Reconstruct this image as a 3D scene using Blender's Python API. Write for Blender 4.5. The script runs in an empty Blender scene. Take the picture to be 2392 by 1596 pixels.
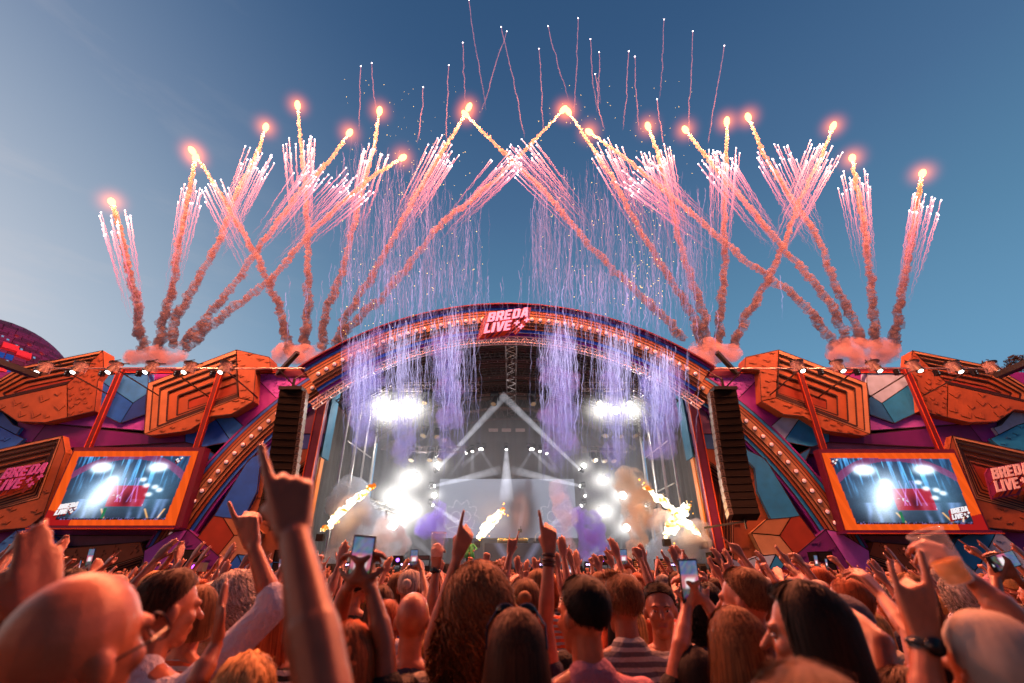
import bpy, math, random
import numpy as np
from mathutils import Vector, Matrix
from mathutils.geometry import tessellate_polygon
random.seed(7); rng = np.random.default_rng(7)
sc = bpy.context.scene
COL = sc.collection
# ------------------------------------------------------------------ camera, sky, exposure
H = 1.85                                  # camera held just above the heads
FPX = 2392*16/36; PITCH = math.atan(546/FPX)
cam = bpy.data.cameras.new('camera'); camo = bpy.data.objects.new('camera', cam); COL.objects.link(camo)
cam.lens = 16; cam.sensor_width = 36; cam.clip_start = .05; cam.clip_end = 1500
camo.location = (0, 0, H); camo.rotation_euler = (math.pi/2+PITCH, 0, 0)
cam.dof.use_dof = True; cam.dof.focus_distance = 7; cam.dof.aperture_fstop = 1.7
sc.camera = camo
sc.view_settings.view_transform = 'Standard'; sc.view_settings.look = 'None'
sc.view_settings.exposure = 0; sc.view_settings.gamma = 1; sc.view_settings.use_curve_mapping = False
sc.cycles.use_denoising = True
sc.cycles.max_bounces = 6; sc.cycles.diffuse_bounces = 2; sc.cycles.glossy_bounces = 2
sc.cycles.transmission_bounces = 3; sc.cycles.volume_bounces = 1; sc.cycles.transparent_max_bounces = 24
sc.cycles.sample_clamp_indirect = 4; sc.cycles.volume_step_rate = 1.0; sc.cycles.volume_max_steps = 64

def lin(c):
    c = [v/255 for v in c[:3]]
    return tuple(v/12.92 if v <= .04045 else ((v+.055)/1.055)**2.4 for v in c)
FILL_SUN_E = .42; COMET_E = 17000
W_ = bpy.data.worlds.new('World'); sc.world = W_; W_.use_nodes = True
nt = W_.node_tree; N = nt.nodes; Lk = nt.links
for n in list(N): N.remove(n)
def nd(t, **k):
    n = N.new(t)
    for a, b in k.items(): setattr(n, a, b)
    return n
def mth(op, a, b=None, clamp=False):
    n = nd('ShaderNodeMath', operation=op, use_clamp=clamp)
    for i, v in enumerate((a, b)):
        if v is None: continue
        if isinstance(v, (int, float)): n.inputs[i].default_value = v
        else: Lk.new(v, n.inputs[i])
    return n.outputs[0]
tc = nd('ShaderNodeTexCoord'); sx = nd('ShaderNodeSeparateXYZ'); Lk.new(tc.outputs['Generated'], sx.inputs[0])
rp = nd('ShaderNodeValToRGB'); cr = rp.color_ramp
stops = [(0.0, (120,140,160)), (.12, (116,164,202)), (.30, (106,156,192)), (.5, (88,133,168)), (.68, (72,108,147)), (.85, (54,88,128)), (1.0, (42,74,112))]
cr.elements[0].position = 0; cr.elements[0].color = (*lin(stops[0][1]), 1)
cr.elements[1].position = 1; cr.elements[1].color = (*lin(stops[-1][1]), 1)
for p_, c_ in stops[1:-1]:
    e = cr.elements.new(p_); e.color = (*lin(c_), 1)
Lk.new(mth('MAXIMUM', sx.outputs[2], 0.0), rp.inputs[0])
# sunset glow low on the left (the sun has just set there)
saz = math.radians(-78); sd = (math.sin(saz), math.cos(saz), 0.10)
dt = nd('ShaderNodeVectorMath', operation='DOT_PRODUCT'); Lk.new(tc.outputs['Generated'], dt.inputs[0]); dt.inputs[1].default_value = sd
g = mth('POWER', mth('MAXIMUM', dt.outputs['Value'], 0.0), 4.6)
gm = mth('MULTIPLY', g, 1.3, True)
gr = nd('ShaderNodeValToRGB'); gc = gr.color_ramp
gc.elements[0].position = 0; gc.elements[0].color = (*lin((240,228,214)), 1)
gc.elements[1].position = 1; gc.elements[1].color = (*lin((120,150,190)), 1)
e = gc.elements.new(.35); e.color = (*lin((214,216,224)), 1)
e = gc.elements.new(.7); e.color = (*lin((172,184,206)), 1)
Lk.new(mth('MAXIMUM', sx.outputs[2], 0.0), gr.inputs[0])
mx = nd('ShaderNodeMixRGB'); Lk.new(gm, mx.inputs[0]); Lk.new(rp.outputs[0], mx.inputs[1]); Lk.new(gr.outputs[0], mx.inputs[2])
# the sky away from the sunset, behind the viewer, is dimmed to cut the fill on the crowd
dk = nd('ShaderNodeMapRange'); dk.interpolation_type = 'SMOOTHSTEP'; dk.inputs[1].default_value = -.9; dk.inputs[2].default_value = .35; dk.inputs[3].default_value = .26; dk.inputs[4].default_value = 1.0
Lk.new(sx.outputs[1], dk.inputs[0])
# thin high cirrus, only just visible
cn = nd('ShaderNodeTexNoise'); cn.inputs['Scale'].default_value = 2.2; cn.inputs['Detail'].default_value = 6; cn.inputs['Roughness'].default_value = .6; cmap = nd('ShaderNodeMapping'); cmap.inputs['Scale'].default_value = (1, 1, 5); cmap.inputs['Rotation'].default_value = (.2, .1, 0)
Lk.new(tc.outputs['Generated'], cmap.inputs[0]); Lk.new(cmap.outputs[0], cn.inputs['Vector'])
cm_ = nd('ShaderNodeMapRange'); cm_.inputs[1].default_value = .52; cm_.inputs[2].default_value = .80; cm_.inputs[3].default_value = 0; cm_.inputs[4].default_value = .5; Lk.new(cn.outputs['Fac'], cm_.inputs[0])
mx2 = nd('ShaderNodeMixRGB'); Lk.new(mth('MULTIPLY', cm_.outputs[0], gm), mx2.inputs[0]); Lk.new(mx.outputs[0], mx2.inputs[1]); mx2.inputs[2].default_value = (*lin((226,214,212)), 1); mx = mx2
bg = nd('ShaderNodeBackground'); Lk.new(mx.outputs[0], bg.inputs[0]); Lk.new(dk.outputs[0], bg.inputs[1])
# warm fill lamp added low behind the viewer on the left, large and soft
sun = bpy.data.lights.new('sun', 'SUN'); sun.energy = FILL_SUN_E; sun.angle = math.radians(35); sun.color = (1, .27, .12)
fill_suno = bpy.data.objects.new('sun', sun); COL.objects.link(fill_suno)
v_ = Vector((math.sin(math.radians(-125))*math.cos(.25), math.cos(math.radians(-125))*math.cos(.25), math.sin(.25)))
fill_suno.rotation_euler = v_.to_track_quat('Z', 'Y').to_euler(); fill_suno.location = (-40, -20, 30)
ow = nd('ShaderNodeOutputWorld'); Lk.new(bg.outputs[0], ow.inputs[0])

# ------------------------------------------------------------------ helpers
def W(px, py, Y):
    'source-pixel direction met with the upright plane y = Y'
    dx = (px-1196)/FPX; dy = -(py-798)/FPX
    d = Vector((dx, math.cos(PITCH)-dy*math.sin(PITCH), math.sin(PITCH)+dy*math.cos(PITCH)))
    return Vector((0, 0, H)) + d*(Y/d.y)
K = 2392/2350
def D(px, py, Y): return W(px*K, py*K, Y)
def c1(x, y): return (x/2.613, 700+y/2.613)
def c2(x, y): return (500+x/2.613, 700+y/2.613)
def c3(x, y): return (1100+x/2.613, 700+y/2.613)
def c4(x, y): return (1600+x/2.6136, 750+y/2.6136)
AX = -0.31
def tag(o, label=None, cat=None, group=None, kind=None):
    if label: o['label'] = label
    if cat: o['category'] = cat
    if group: o['group'] = group
    if kind: o['kind'] = kind
    return o
def empty(name, loc, label=None, cat=None, group=None, rz=0):
    o = bpy.data.objects.new(name, None); COL.objects.link(o); o.location = loc; o.rotation_euler = (0, 0, rz)
    o.empty_display_size = .2
    return tag(o, label, cat, group)
def link(name, me, m=None, parent=None, loc=None):
    o = bpy.data.objects.new(name, me); COL.objects.link(o)
    if m is not None and not me.materials: me.materials.append(m)
    if parent is not None:
        o.parent = parent
        o.location = loc if loc is not None else -Vector(parent.location)
    elif loc is not None: o.location = loc
    return o
class MB:
    def __init__(s): s.v = []; s.f = []; s.mi = []
    def add(s, vs, fs, mi=0):
        b = len(s.v); s.v += [tuple(v) for v in vs]; s.f += [tuple(i+b for i in f) for f in fs]; s.mi += [mi]*len(fs)
    def box(s, a, b, mi=0):
        (x0,y0,z0),(x1,y1,z1) = a, b
        s.add([(x0,y0,z0),(x1,y0,z0),(x1,y1,z0),(x0,y1,z0),(x0,y0,z1),(x1,y0,z1),(x1,y1,z1),(x0,y1,z1)],
              [(0,3,2,1),(4,5,6,7),(0,1,5,4),(1,2,6,5),(2,3,7,6),(3,0,4,7)], mi)
    def beam(s, p, q, w, h=None, up=(0,0,1), mi=0):
        h = h or w; p = Vector(p); q = Vector(q); d = (q-p).normalized()
        u = Vector(up)
        if abs(d.dot(u)) > .97: u = Vector((0,1,0))
        x = d.cross(u).normalized(); y = x.cross(d)
        c = [(-1,-1),(1,-1),(1,1),(-1,1)]
        s.add([r + x*(a*w/2) + y*(b*h/2) for r in (p, q) for a, b in c], [(3,2,1,0),(4,5,6,7),(0,1,5,4),(1,2,6,5),(2,3,7,6),(3,0,4,7)], mi)
    def tube(s, pts, rad, n=6, mi=0, cap=True):
        pts = [Vector(p) for p in pts]; m = len(pts)
        if isinstance(rad, (int, float)): rad = [rad]*m
        vs = []; prev = None
        for i, p in enumerate(pts):
            d = (pts[min(i+1, m-1)]-pts[max(i-1, 0)])
            d = d.normalized() if d.length > 1e-9 else Vector((0,0,1))
            if prev is None:
                u = Vector((0,0,1)) if abs(d.z) < .9 else Vector((1,0,0))
                x = d.cross(u).normalized()
            else:
                x = (prev - d*prev.dot(d)).normalized()
            prev = x; y = d.cross(x)
            vs += [p + (x*math.cos(2*math.pi*k/n) + y*math.sin(2*math.pi*k/n))*rad[i] for k in range(n)]
        fs = [(i*n+k, i*n+(k+1)%n, (i+1)*n+(k+1)%n, (i+1)*n+k) for i in range(m-1) for k in range(n)]
        if cap: fs += [tuple(reversed(range(n))), tuple(range((m-1)*n, m*n))]
        s.add(vs, fs, mi)
    def prism(s, poly, y0, y1, mi=0, smi=None):
        'upright (x,z) polygon between y0 (front) and y1'
        n = len(poly); a = sum(poly[i][0]*poly[(i+1)%n][1]-poly[(i+1)%n][0]*poly[i][1] for i in range(n))
        if a < 0: poly = poly[::-1]
        tr = tessellate_polygon([[Vector((p[0], p[1], 0)) for p in poly]])
        vs = [(p[0], y0, p[1]) for p in poly] + [(p[0], y1, p[1]) for p in poly]
        fix = []
        for t in tr:
            A, B, C = [poly[i] for i in t]
            cr_ = (B[0]-A[0])*(C[1]-A[1])-(B[1]-A[1])*(C[0]-A[0])
            fix.append(tuple(t) if cr_ > 0 else tuple(reversed(t)))
        s.add(vs, fix + [tuple(i+n for i in reversed(t)) for t in fix], mi)
        b = len(s.v)-2*n
        for i in range(n):
            j = (i+1) % n
            s.f.append((b+i, b+n+i, b+n+j, b+j)); s.mi.append(mi if smi is None else smi)
    def sphere(s, c, r, seg=12, rings=8, mi=0):
        if isinstance(r, (int, float)): r = (r, r, r)
        vs = [(c[0], c[1], c[2]+r[2])]
        for i in range(1, rings):
            t = math.pi*i/rings
            vs += [(c[0]+r[0]*math.sin(t)*math.cos(2*math.pi*k/seg), c[1]+r[1]*math.sin(t)*math.sin(2*math.pi*k/seg), c[2]+r[2]*math.cos(t)) for k in range(seg)]
        vs.append((c[0], c[1], c[2]-r[2])); L = len(vs)-1
        fs = [(0, 1+k, 1+(k+1)%seg) for k in range(seg)]
        for i in range(rings-2):
            fs += [(1+i*seg+k, 1+(i+1)*seg+k, 1+(i+1)*seg+(k+1)%seg, 1+i*seg+(k+1)%seg) for k in range(seg)]
        fs += [(L, 1+(rings-2)*seg+(k+1)%seg, 1+(rings-2)*seg+k) for k in range(seg)]
        s.add(vs, fs, mi)
    def cyl(s, p, q, r0, r1=None, n=12, mi=0): s.tube([p, q], [r0, r0 if r1 is None else r1], n, mi)
    def mesh(s, name, mats, smooth=False):
        me = bpy.data.meshes.new(name); me.from_pydata(s.v, [], s.f)
        for m in (mats if isinstance(mats, (list, tuple)) else [mats]): me.materials.append(m)
        me.polygons.foreach_set('material_index', s.mi)
        if smooth: me.polygons.foreach_set('use_smooth', [True]*len(s.f))
        me.update(); return me
    def build(s, name, mats, parent=None, smooth=False, loc=None):
        if not s.v: return None
        return link(name, s.mesh(name, mats, smooth), None, parent, loc)
# ---- materials
MC = {}
def mat(name, c=(128,128,128), rough=.6, metal=0, emit=0, ec=None, var=.12, vscale=3.0, bump=0, bscale=30, alpha=None, spec=.5, objcol=False, srgb=True):
    if name in MC: return MC[name]
    m = bpy.data.materials.new(name); m.use_nodes = True; t = m.node_tree; b = t.nodes['Principled BSDF']
    col = lin(c) if srgb else c
    b.inputs['Roughness'].default_value = rough; b.inputs['Metallic'].default_value = metal
    b.inputs['Specular IOR Level'].default_value = spec
    tcn = t.nodes.new('ShaderNodeTexCoord')
    ns = t.nodes.new('ShaderNodeTexNoise'); ns.inputs['Scale'].default_value = vscale; ns.inputs['Detail'].default_value = 5
    t.links.new(tcn.outputs['Object'], ns.inputs['Vector'])
    r = t.nodes.new('ShaderNodeMapRange'); r.inputs['From Min'].default_value = .25; r.inputs['From Max'].default_value = .75
    r.inputs['To Min'].default_value = 1-var; r.inputs['To Max'].default_value = 1+var
    t.links.new(ns.outputs['Fac'], r.inputs['Value'])
    mu = t.nodes.new('ShaderNodeVectorMath'); mu.operation = 'SCALE'
    if objcol:
        oi = t.nodes.new('ShaderNodeObjectInfo'); t.links.new(oi.outputs['Color'], mu.inputs[0])
    else: mu.inputs[0].default_value = col
    t.links.new(r.outputs[0], mu.inputs['Scale']); t.links.new(mu.outputs[0], b.inputs['Base Color'])
    if bump:
        n2 = t.nodes.new('ShaderNodeTexNoise'); n2.inputs['Scale'].default_value = bscale; n2.inputs['Detail'].default_value = 4
        t.links.new(tcn.outputs['Object'], n2.inputs['Vector'])
        bp = t.nodes.new('ShaderNodeBump'); bp.inputs['Strength'].default_value = bump; bp.inputs['Distance'].default_value = .02
        t.links.new(n2.outputs['Fac'], bp.inputs['Height']); t.links.new(bp.outputs[0], b.inputs['Normal'])
    if emit:
        b.inputs['Emission Color'].default_value = (*(lin(ec) if ec else col), 1); b.inputs['Emission Strength'].default_value = emit
    if alpha is not None: b.inputs['Alpha'].default_value = alpha
    MC[name] = m; return m
def emis(name, c, s):
    if name in MC: return MC[name]
    m = bpy.data.materials.new(name); m.use_nodes = True; t = m.node_tree
    for n in list(t.nodes): t.nodes.remove(n)
    e = t.nodes.new('ShaderNodeEmission'); e.inputs[0].default_value = (*lin(c), 1); e.inputs[1].default_value = s
    o = t.nodes.new('ShaderNodeOutputMaterial'); t.links.new(e.outputs[0], o.inputs[0]); MC[name] = m; return m
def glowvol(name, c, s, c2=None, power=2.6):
    'painted bloom round a source: emission put into a volume, falling with distance'
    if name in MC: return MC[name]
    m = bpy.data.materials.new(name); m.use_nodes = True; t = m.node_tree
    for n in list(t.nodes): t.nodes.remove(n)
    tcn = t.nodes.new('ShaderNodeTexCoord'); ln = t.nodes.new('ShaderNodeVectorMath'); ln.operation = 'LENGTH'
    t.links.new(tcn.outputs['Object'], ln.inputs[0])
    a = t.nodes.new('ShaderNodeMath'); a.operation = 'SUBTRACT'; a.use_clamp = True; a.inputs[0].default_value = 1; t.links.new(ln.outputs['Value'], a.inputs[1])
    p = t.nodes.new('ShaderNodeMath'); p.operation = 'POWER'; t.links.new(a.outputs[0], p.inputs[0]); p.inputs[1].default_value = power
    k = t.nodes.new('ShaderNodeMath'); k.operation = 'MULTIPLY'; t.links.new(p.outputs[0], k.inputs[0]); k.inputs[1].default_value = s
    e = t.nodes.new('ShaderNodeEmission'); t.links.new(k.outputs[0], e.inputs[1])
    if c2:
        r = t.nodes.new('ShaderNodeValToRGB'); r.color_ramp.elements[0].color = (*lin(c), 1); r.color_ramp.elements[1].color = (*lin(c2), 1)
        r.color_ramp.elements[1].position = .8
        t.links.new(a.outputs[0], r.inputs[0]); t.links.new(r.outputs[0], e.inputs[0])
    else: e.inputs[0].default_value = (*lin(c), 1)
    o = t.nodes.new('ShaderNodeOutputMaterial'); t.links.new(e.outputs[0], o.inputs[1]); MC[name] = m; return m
def smokevol(name, c, dens, emit=0, ec=(255,255,255), noise=0, nscale=2.0):
    if name in MC: return MC[name]
    m = bpy.data.materials.new(name); m.use_nodes = True; t = m.node_tree
    for n in list(t.nodes): t.nodes.remove(n)
    v = t.nodes.new('ShaderNodeVolumePrincipled'); v.inputs['Color'].default_value = (*lin(c), 1); v.inputs['Density'].default_value = dens
    v.inputs['Anisotropy'].default_value = .2
    v.inputs['Emission Strength'].default_value = emit; v.inputs['Emission Color'].default_value = (*lin(ec), 1)
    o = t.nodes.new('ShaderNodeOutputMaterial'); t.links.new(v.outputs[0], o.inputs[1])
    if not noise: m.cycles.homogeneous_volume = True
    else:
        tcn = t.nodes.new('ShaderNodeTexCoord'); ns = t.nodes.new('ShaderNodeTexNoise'); ns.inputs['Scale'].default_value = nscale; ns.inputs['Detail'].default_value = 4; ns.inputs['Roughness'].default_value = .62; ns.inputs['Distortion'].default_value = .6
        t.links.new(tcn.outputs['Object'], ns.inputs['Vector']); mr = t.nodes.new('ShaderNodeMapRange'); mr.inputs[1].default_value = .42; mr.inputs[2].default_value = .66; mr.inputs[3].default_value = 0; mr.inputs[4].default_value = dens
        t.links.new(ns.outputs['Fac'], mr.inputs[0]); t.links.new(mr.outputs[0], v.inputs['Density'])
    MC[name] = m; return m
# ------------------------------------------------------------------ ground and stage structure
gm_ = mat('ground_asphalt', (58,52,50), .9, var=.3, vscale=.8, bump=.4)
mb = MB(); mb.box((-400,-60,-.3), (400,900,0)); tag(mb.build('ground', gm_), kind='structure')
P = dict(TAN=(196,156,122), TAN2=(184,134,96), ORG=(170,102,62), ORG2=(160,88,52), DORG=(158,58,30), PUR=(150,34,140), DPUR=(112,20,116), LPUR=(196,80,200),
         MAU=(146,104,150), MAU2=(126,92,138), DMAU=(110,84,120), BLU=(6,96,220), DBLU=(4,70,176), LBLU=(36,130,232), RED=(128,16,26), PINK=(190,130,180))
PR = dict(P); PR.update(BLU=(14,128,206), DBLU=(10,98,172), LBLU=(140,178,226), LPUR=(184,86,190), PUR=(136,28,132), DPUR=(100,18,104), ORG=(170,96,54), MAU=(138,120,150))  # right-hand blues shifted: the difference in lighting is put into the paint
def pm(k, right=False):
    c = (PR if right else P)[k]
    if k in ('TAN','TAN2','ORG','ORG2','DORG'): c = tuple(v*.80 for v in c)
    elif k in ('PUR','DPUR','LPUR'): c = (c[0]*.84, c[1], min(255, c[2]*1.12))
    return mat(('right_' if right else 'left_')+'paint_'+k.lower(), c, .58, var=.16, vscale=1.7, bump=.15, bscale=5)
ink = mat('ink_line', (30,8,24), .7)
def mir(pts): return [(2*AX-x, z) for x, z in pts]
def proj(pts, Y, fn=None):
    o = []
    for p in pts:
        v = W(*(fn(*p) if fn else p), Y); o.append((v.x, v.z))
    return o
def inked(mb, poly, y, w=.05):
    n = len(poly)
    for i in range(n):
        a, b = poly[i], poly[(i+1)%n]
        d = math.hypot(b[0]-a[0], b[1]-a[1])
        if d < .05: continue
        nx, nz = -(b[1]-a[1])/d*w/2, (b[0]-a[0])/d*w/2
        mb.add([(a[0]+nx, y, a[1]+nz), (a[0]-nx, y, a[1]-nz), (b[0]-nx, y, b[1]-nz), (b[0]+nx, y, b[1]+nz)], [(0,1,2,3)])
def inside(p, poly):
    c = False; n = len(poly); j = n-1
    for i in range(n):
        if (poly[i][1] > p[1]) != (poly[j][1] > p[1]) and p[0] < (poly[j][0]-poly[i][0])*(p[1]-poly[i][1])/(poly[j][1]-poly[i][1])+poly[i][0]: c = not c
        j = i
    return c
PLUS = [(-1,-.3),(-.3,-.3),(-.3,-1),(.3,-1),(.3,-.3),(1,-.3),(1,.3),(.3,.3),(.3,1),(-.3,1),(-.3,.3),(-1,.3)]
CHEV = [(-1,.6),(.2,-.5),(1,.7),(.8,.9),(.15,-.05),(-.9,.9)]
BOLT = [(-1,.1),(-.1,.5),(-.2,.1),(1,.3),(0,-.5),(.1,-.05)]
def marks(mb, poly, y, shape, n, size, r):
    xs = [p[0] for p in poly]; zs = [p[1] for p in poly]; done = []
    for _ in range(n*12):
        if len(done) >= n: break
        x = r.uniform(min(xs), max(xs)); z = r.uniform(min(zs), max(zs)); s = size*r.uniform(.5, 1.1)
        if any(math.hypot(x-a, z-b) < (s+c)*1.15 for a, b, c in done): continue
        t = r.uniform(-.5, .5)
        q = [(x+s*(a*math.cos(t)-b*math.sin(t)), z+s*.8*(a*math.sin(t)+b*math.cos(t))) for a, b in shape]
        if not all(inside(k, poly) for k in q): continue
        done.append((x, z, s)); mb.prism(q, y-.035, y+.02, 0, 1)
# each painted rock of the set: off = how far it stands proud, faces in crop pixels
def S(*p): return ('s', p)
BLOCKS = [
 ('rock', .9, [([(-60,560+30),(119,512-0),(0,0)], None)]),
]
def blk(off, faces, rings=None, dec=None): return dict(off=off, faces=faces, rings=rings, dec=dec or {})
s5 = lambda x, y: (x, y)
BL = {}
BL['ringed slab at the outer end of the wall top'] = (s5, blk(.9,
   [([(-60,948),(157,898),(158,975),(105,987),(42,985),(0,957),(-60,965)], 'ORG'), ([(157,898),(240.6,819),(243,870),(229,888),(221,960),(158,975)], 'ORG2')],
   ([(-60,922),(45.6,858),(240.6,819),(157,898),(-60,946)], [(20,912),(58,898),(175,874),(160,884),(25,914)]), {0:(CHEV,16,.42),1:(CHEV,26,.2)}))
BL['faceted stone between the two ringed slabs'] = (c1, blk(.45,
   [([(600,490),(640,468),(770,440),(905,440),(905,510),(893,580),(812,632),(638,512)], 'LBLU'), ([(600,490),(638,512),(812,632),(735,755),(577,680)], 'BLU'), ([(812,632),(893,580),(888,700),(735,755)], 'DBLU')]))
BL['long three-sided rock stretching above the screen'] = (c1, blk(.3,
   [([(228,665),(577,680),(735,755),(888,700),(880,820),(285,757)], 'LPUR'), ([(228,665),(285,757),(195,870),(120,870),(105,755)], 'PUR'), ([(285,757),(880,800),(920,830),(1160,822),(1128,870),(440,905),(385,985),(195,870)], 'DPUR')]))
BL['cracked boulder at the outer edge beside the long rock'] = (c1, blk(.5,
   [([(-160,640),(0,670),(82,765),(130,782),(98,826),(-10,770),(-160,720)], 'LBLU'), ([(-160,720),(-10,770),(98,826),(150,850),(98,892),(-20,925),(-160,940)], 'BLU')], None, {1:(BOLT,9,.4)}))
BL['ringed slab carrying the festival lettering'] = (c1, blk(.8,
   [([(380,830),(397,930),(262,1318),(170,1392),(-160,1420),(-160,1325),(0,1275),(238,1215)], 'ORG')],
   ([(-200,958),(380,830),(238,1215),(-200,1335)], [(-60,1060),(235,985),(150,1135),(-60,1210)]), {0:(BOLT,12,.35)}))
BL['ringed slab rising above the rail over the screen'] = (c1, blk(1.0,
   [([(1443,307),(1645,352),(1650,420),(1560,430),(1547,620),(1458,600)], 'ORG2'), ([(880,822),(1458,600),(1547,620),(1410,700),(1290,712),(1150,800),(925,830)], 'ORG')],
   ([(905,510),(1443,307),(1458,600),(879,822)], [(1130,602),(1428,492),(1430,558),(1127,658)]), {0:(BOLT,22,.28),1:(BOLT,14,.3)}))
BL['rock with small crosses beside the hanging loudspeaker'] = (c1, blk(.25,
   [([(1555,470),(1620,443),(1830,443),(1830,560),(1690,605)], 'LPUR'), ([(1555,470),(1690,605),(1830,600),(1720,640),(1500,785),(1410,705),(1547,620)], 'PUR')], None, {0:(PLUS,40,.13)}))
BL['crystal between ringed slab and curved band'] = (c1, blk(.4,
   [([(1130,822),(1150,790),(1290,712),(1322,738),(1410,865),(1340,960),(1240,900),(1130,870)], 'BLU'), ([(1322,738),(1290,712),(1410,705),(1500,785),(1410,865)], 'LBLU'), ([(1410,865),(1340,960),(1290,1020),(1240,900)], 'DBLU')]))
BL['sloping surround plate behind the screen'] = (c1, blk(.15,
   [([(440,905),(1120,870),(1320,912),(1280,945),(500,935)], 'MAU2'), ([(440,905),(500,935),(270,1440),(215,1400),(380,975)], 'MAU'), ([(1320,912),(1280,945),(1130,1400),(1230,1250),(1300,1030)], 'MAU'), ([(270,1440),(1085,1440),(1130,1400),(860,1482),(370,1512),(250,1450)], 'DMAU')]))
BL['low boulder at the outer foot of the wall'] = (lambda x, y: (x/3.917, 1200+y/3.917), blk(.7,
   [([(150,150),(330,105),(415,190),(520,240),(578,345),(470,435),(350,520),(300,460)], 'BLU'), ([(150,150),(300,460),(350,520),(350,800),(-150,800),(-150,420),(0,270)], 'LBLU')], None, {1:(BOLT,12,.25)}))
BL['cross-covered slab lying below the screen'] = (lambda x, y: (x/3.917, 1200+y/3.917), blk(.6,
   [([(575,320),(1285,260),(1322,380),(1000,480),(700,640),(420,640),(400,480)], 'ORG')],
   ([(1322,380),(1290,560),(1200,800),(600,800),(700,640),(1000,480)], [(1200,520),(1180,600),(1120,800),(900,800),(930,680),(1060,580)]), {0:(PLUS,20,.34)}))
BL['pointed rock at the foot of the curved band'] = (lambda x, y: (x/3.917, 1200+y/3.917), blk(.85,
   [([(1720,145),(2130,500),(2110,560),(2110,800),(1300,800),(1300,700),(1480,510)], 'DPUR'), ([(1720,145),(1480,510),(1400,640),(1300,560),(1320,340),(1600,165)], 'LPUR')], None, {0:(BOLT,16,.32)}))
# inner field between the curved band and the stage (traced on the right side, mirrored for the left)
BI = {}
BI['corner stone at the top beside the stage leg'] = (c4, blk(.3, [([(18,440),(100,500),(150,600),(165,690),(10,690)], 'MAU2'), ([(10,690),(165,690),(190,785),(60,775),(20,770)], 'DBLU')]))
BI['tall ringed slab against the stage leg'] = (c4, blk(.8,
   [([(60,775),(190,785),(215,900),(290,962),(75,805)], 'ORG2')],
   ([(75,805),(292,962),(296,1470),(165,1400)], [(180,960),(215,985),(222,1240),(196,1215)]), {}))
BI['cracked panel behind the hanging loudspeaker'] = (c4, blk(.35, [([(215,785),(385,800),(425,900),(440,1040),(530,1222),(405,1295),(470,1425),(350,1475),(296,1470),(292,962)], 'ORG')], None, {0:(BOLT,9,.55)}))
BI['tall facet between loudspeaker and band'] = (c4, blk(.5, [([(300,690),(385,790),(492,842),(702,1190),(530,1225),(440,1040),(425,900),(330,800)], 'BLU')]))
BI['three-sided box under the tall blue facet'] = (c4, blk(.75, [([(405,1295),(500,1212),(645,1200),(577,1310)], 'TAN2'), ([(645,1200),(702,1190),(808,1332),(682,1442),(577,1310)], 'DORG'), ([(405,1295),(577,1310),(682,1442),(602,1492),(470,1425)], 'TAN')]))
BI['low pale wedge beside the stage foot'] = (c4, blk(.9, [([(230,1430),(350,1475),(450,1435),(555,1425),(512,1515),(350,1515),(250,1515)], 'LBLU'), ([(555,1425),(605,1490),(590,1515),(512,1515)], 'BLU')]))
COLW = dict(TAN='tan', ORG='orange', ORG2='orange', DPUR='dark purple', PUR='purple', LPUR='purple', MAU='mauve', MAU2='mauve', DMAU='mauve', BLU='blue', LBLU='blue', DBLU='blue', DORG='rust', TAN2='tan')
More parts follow.
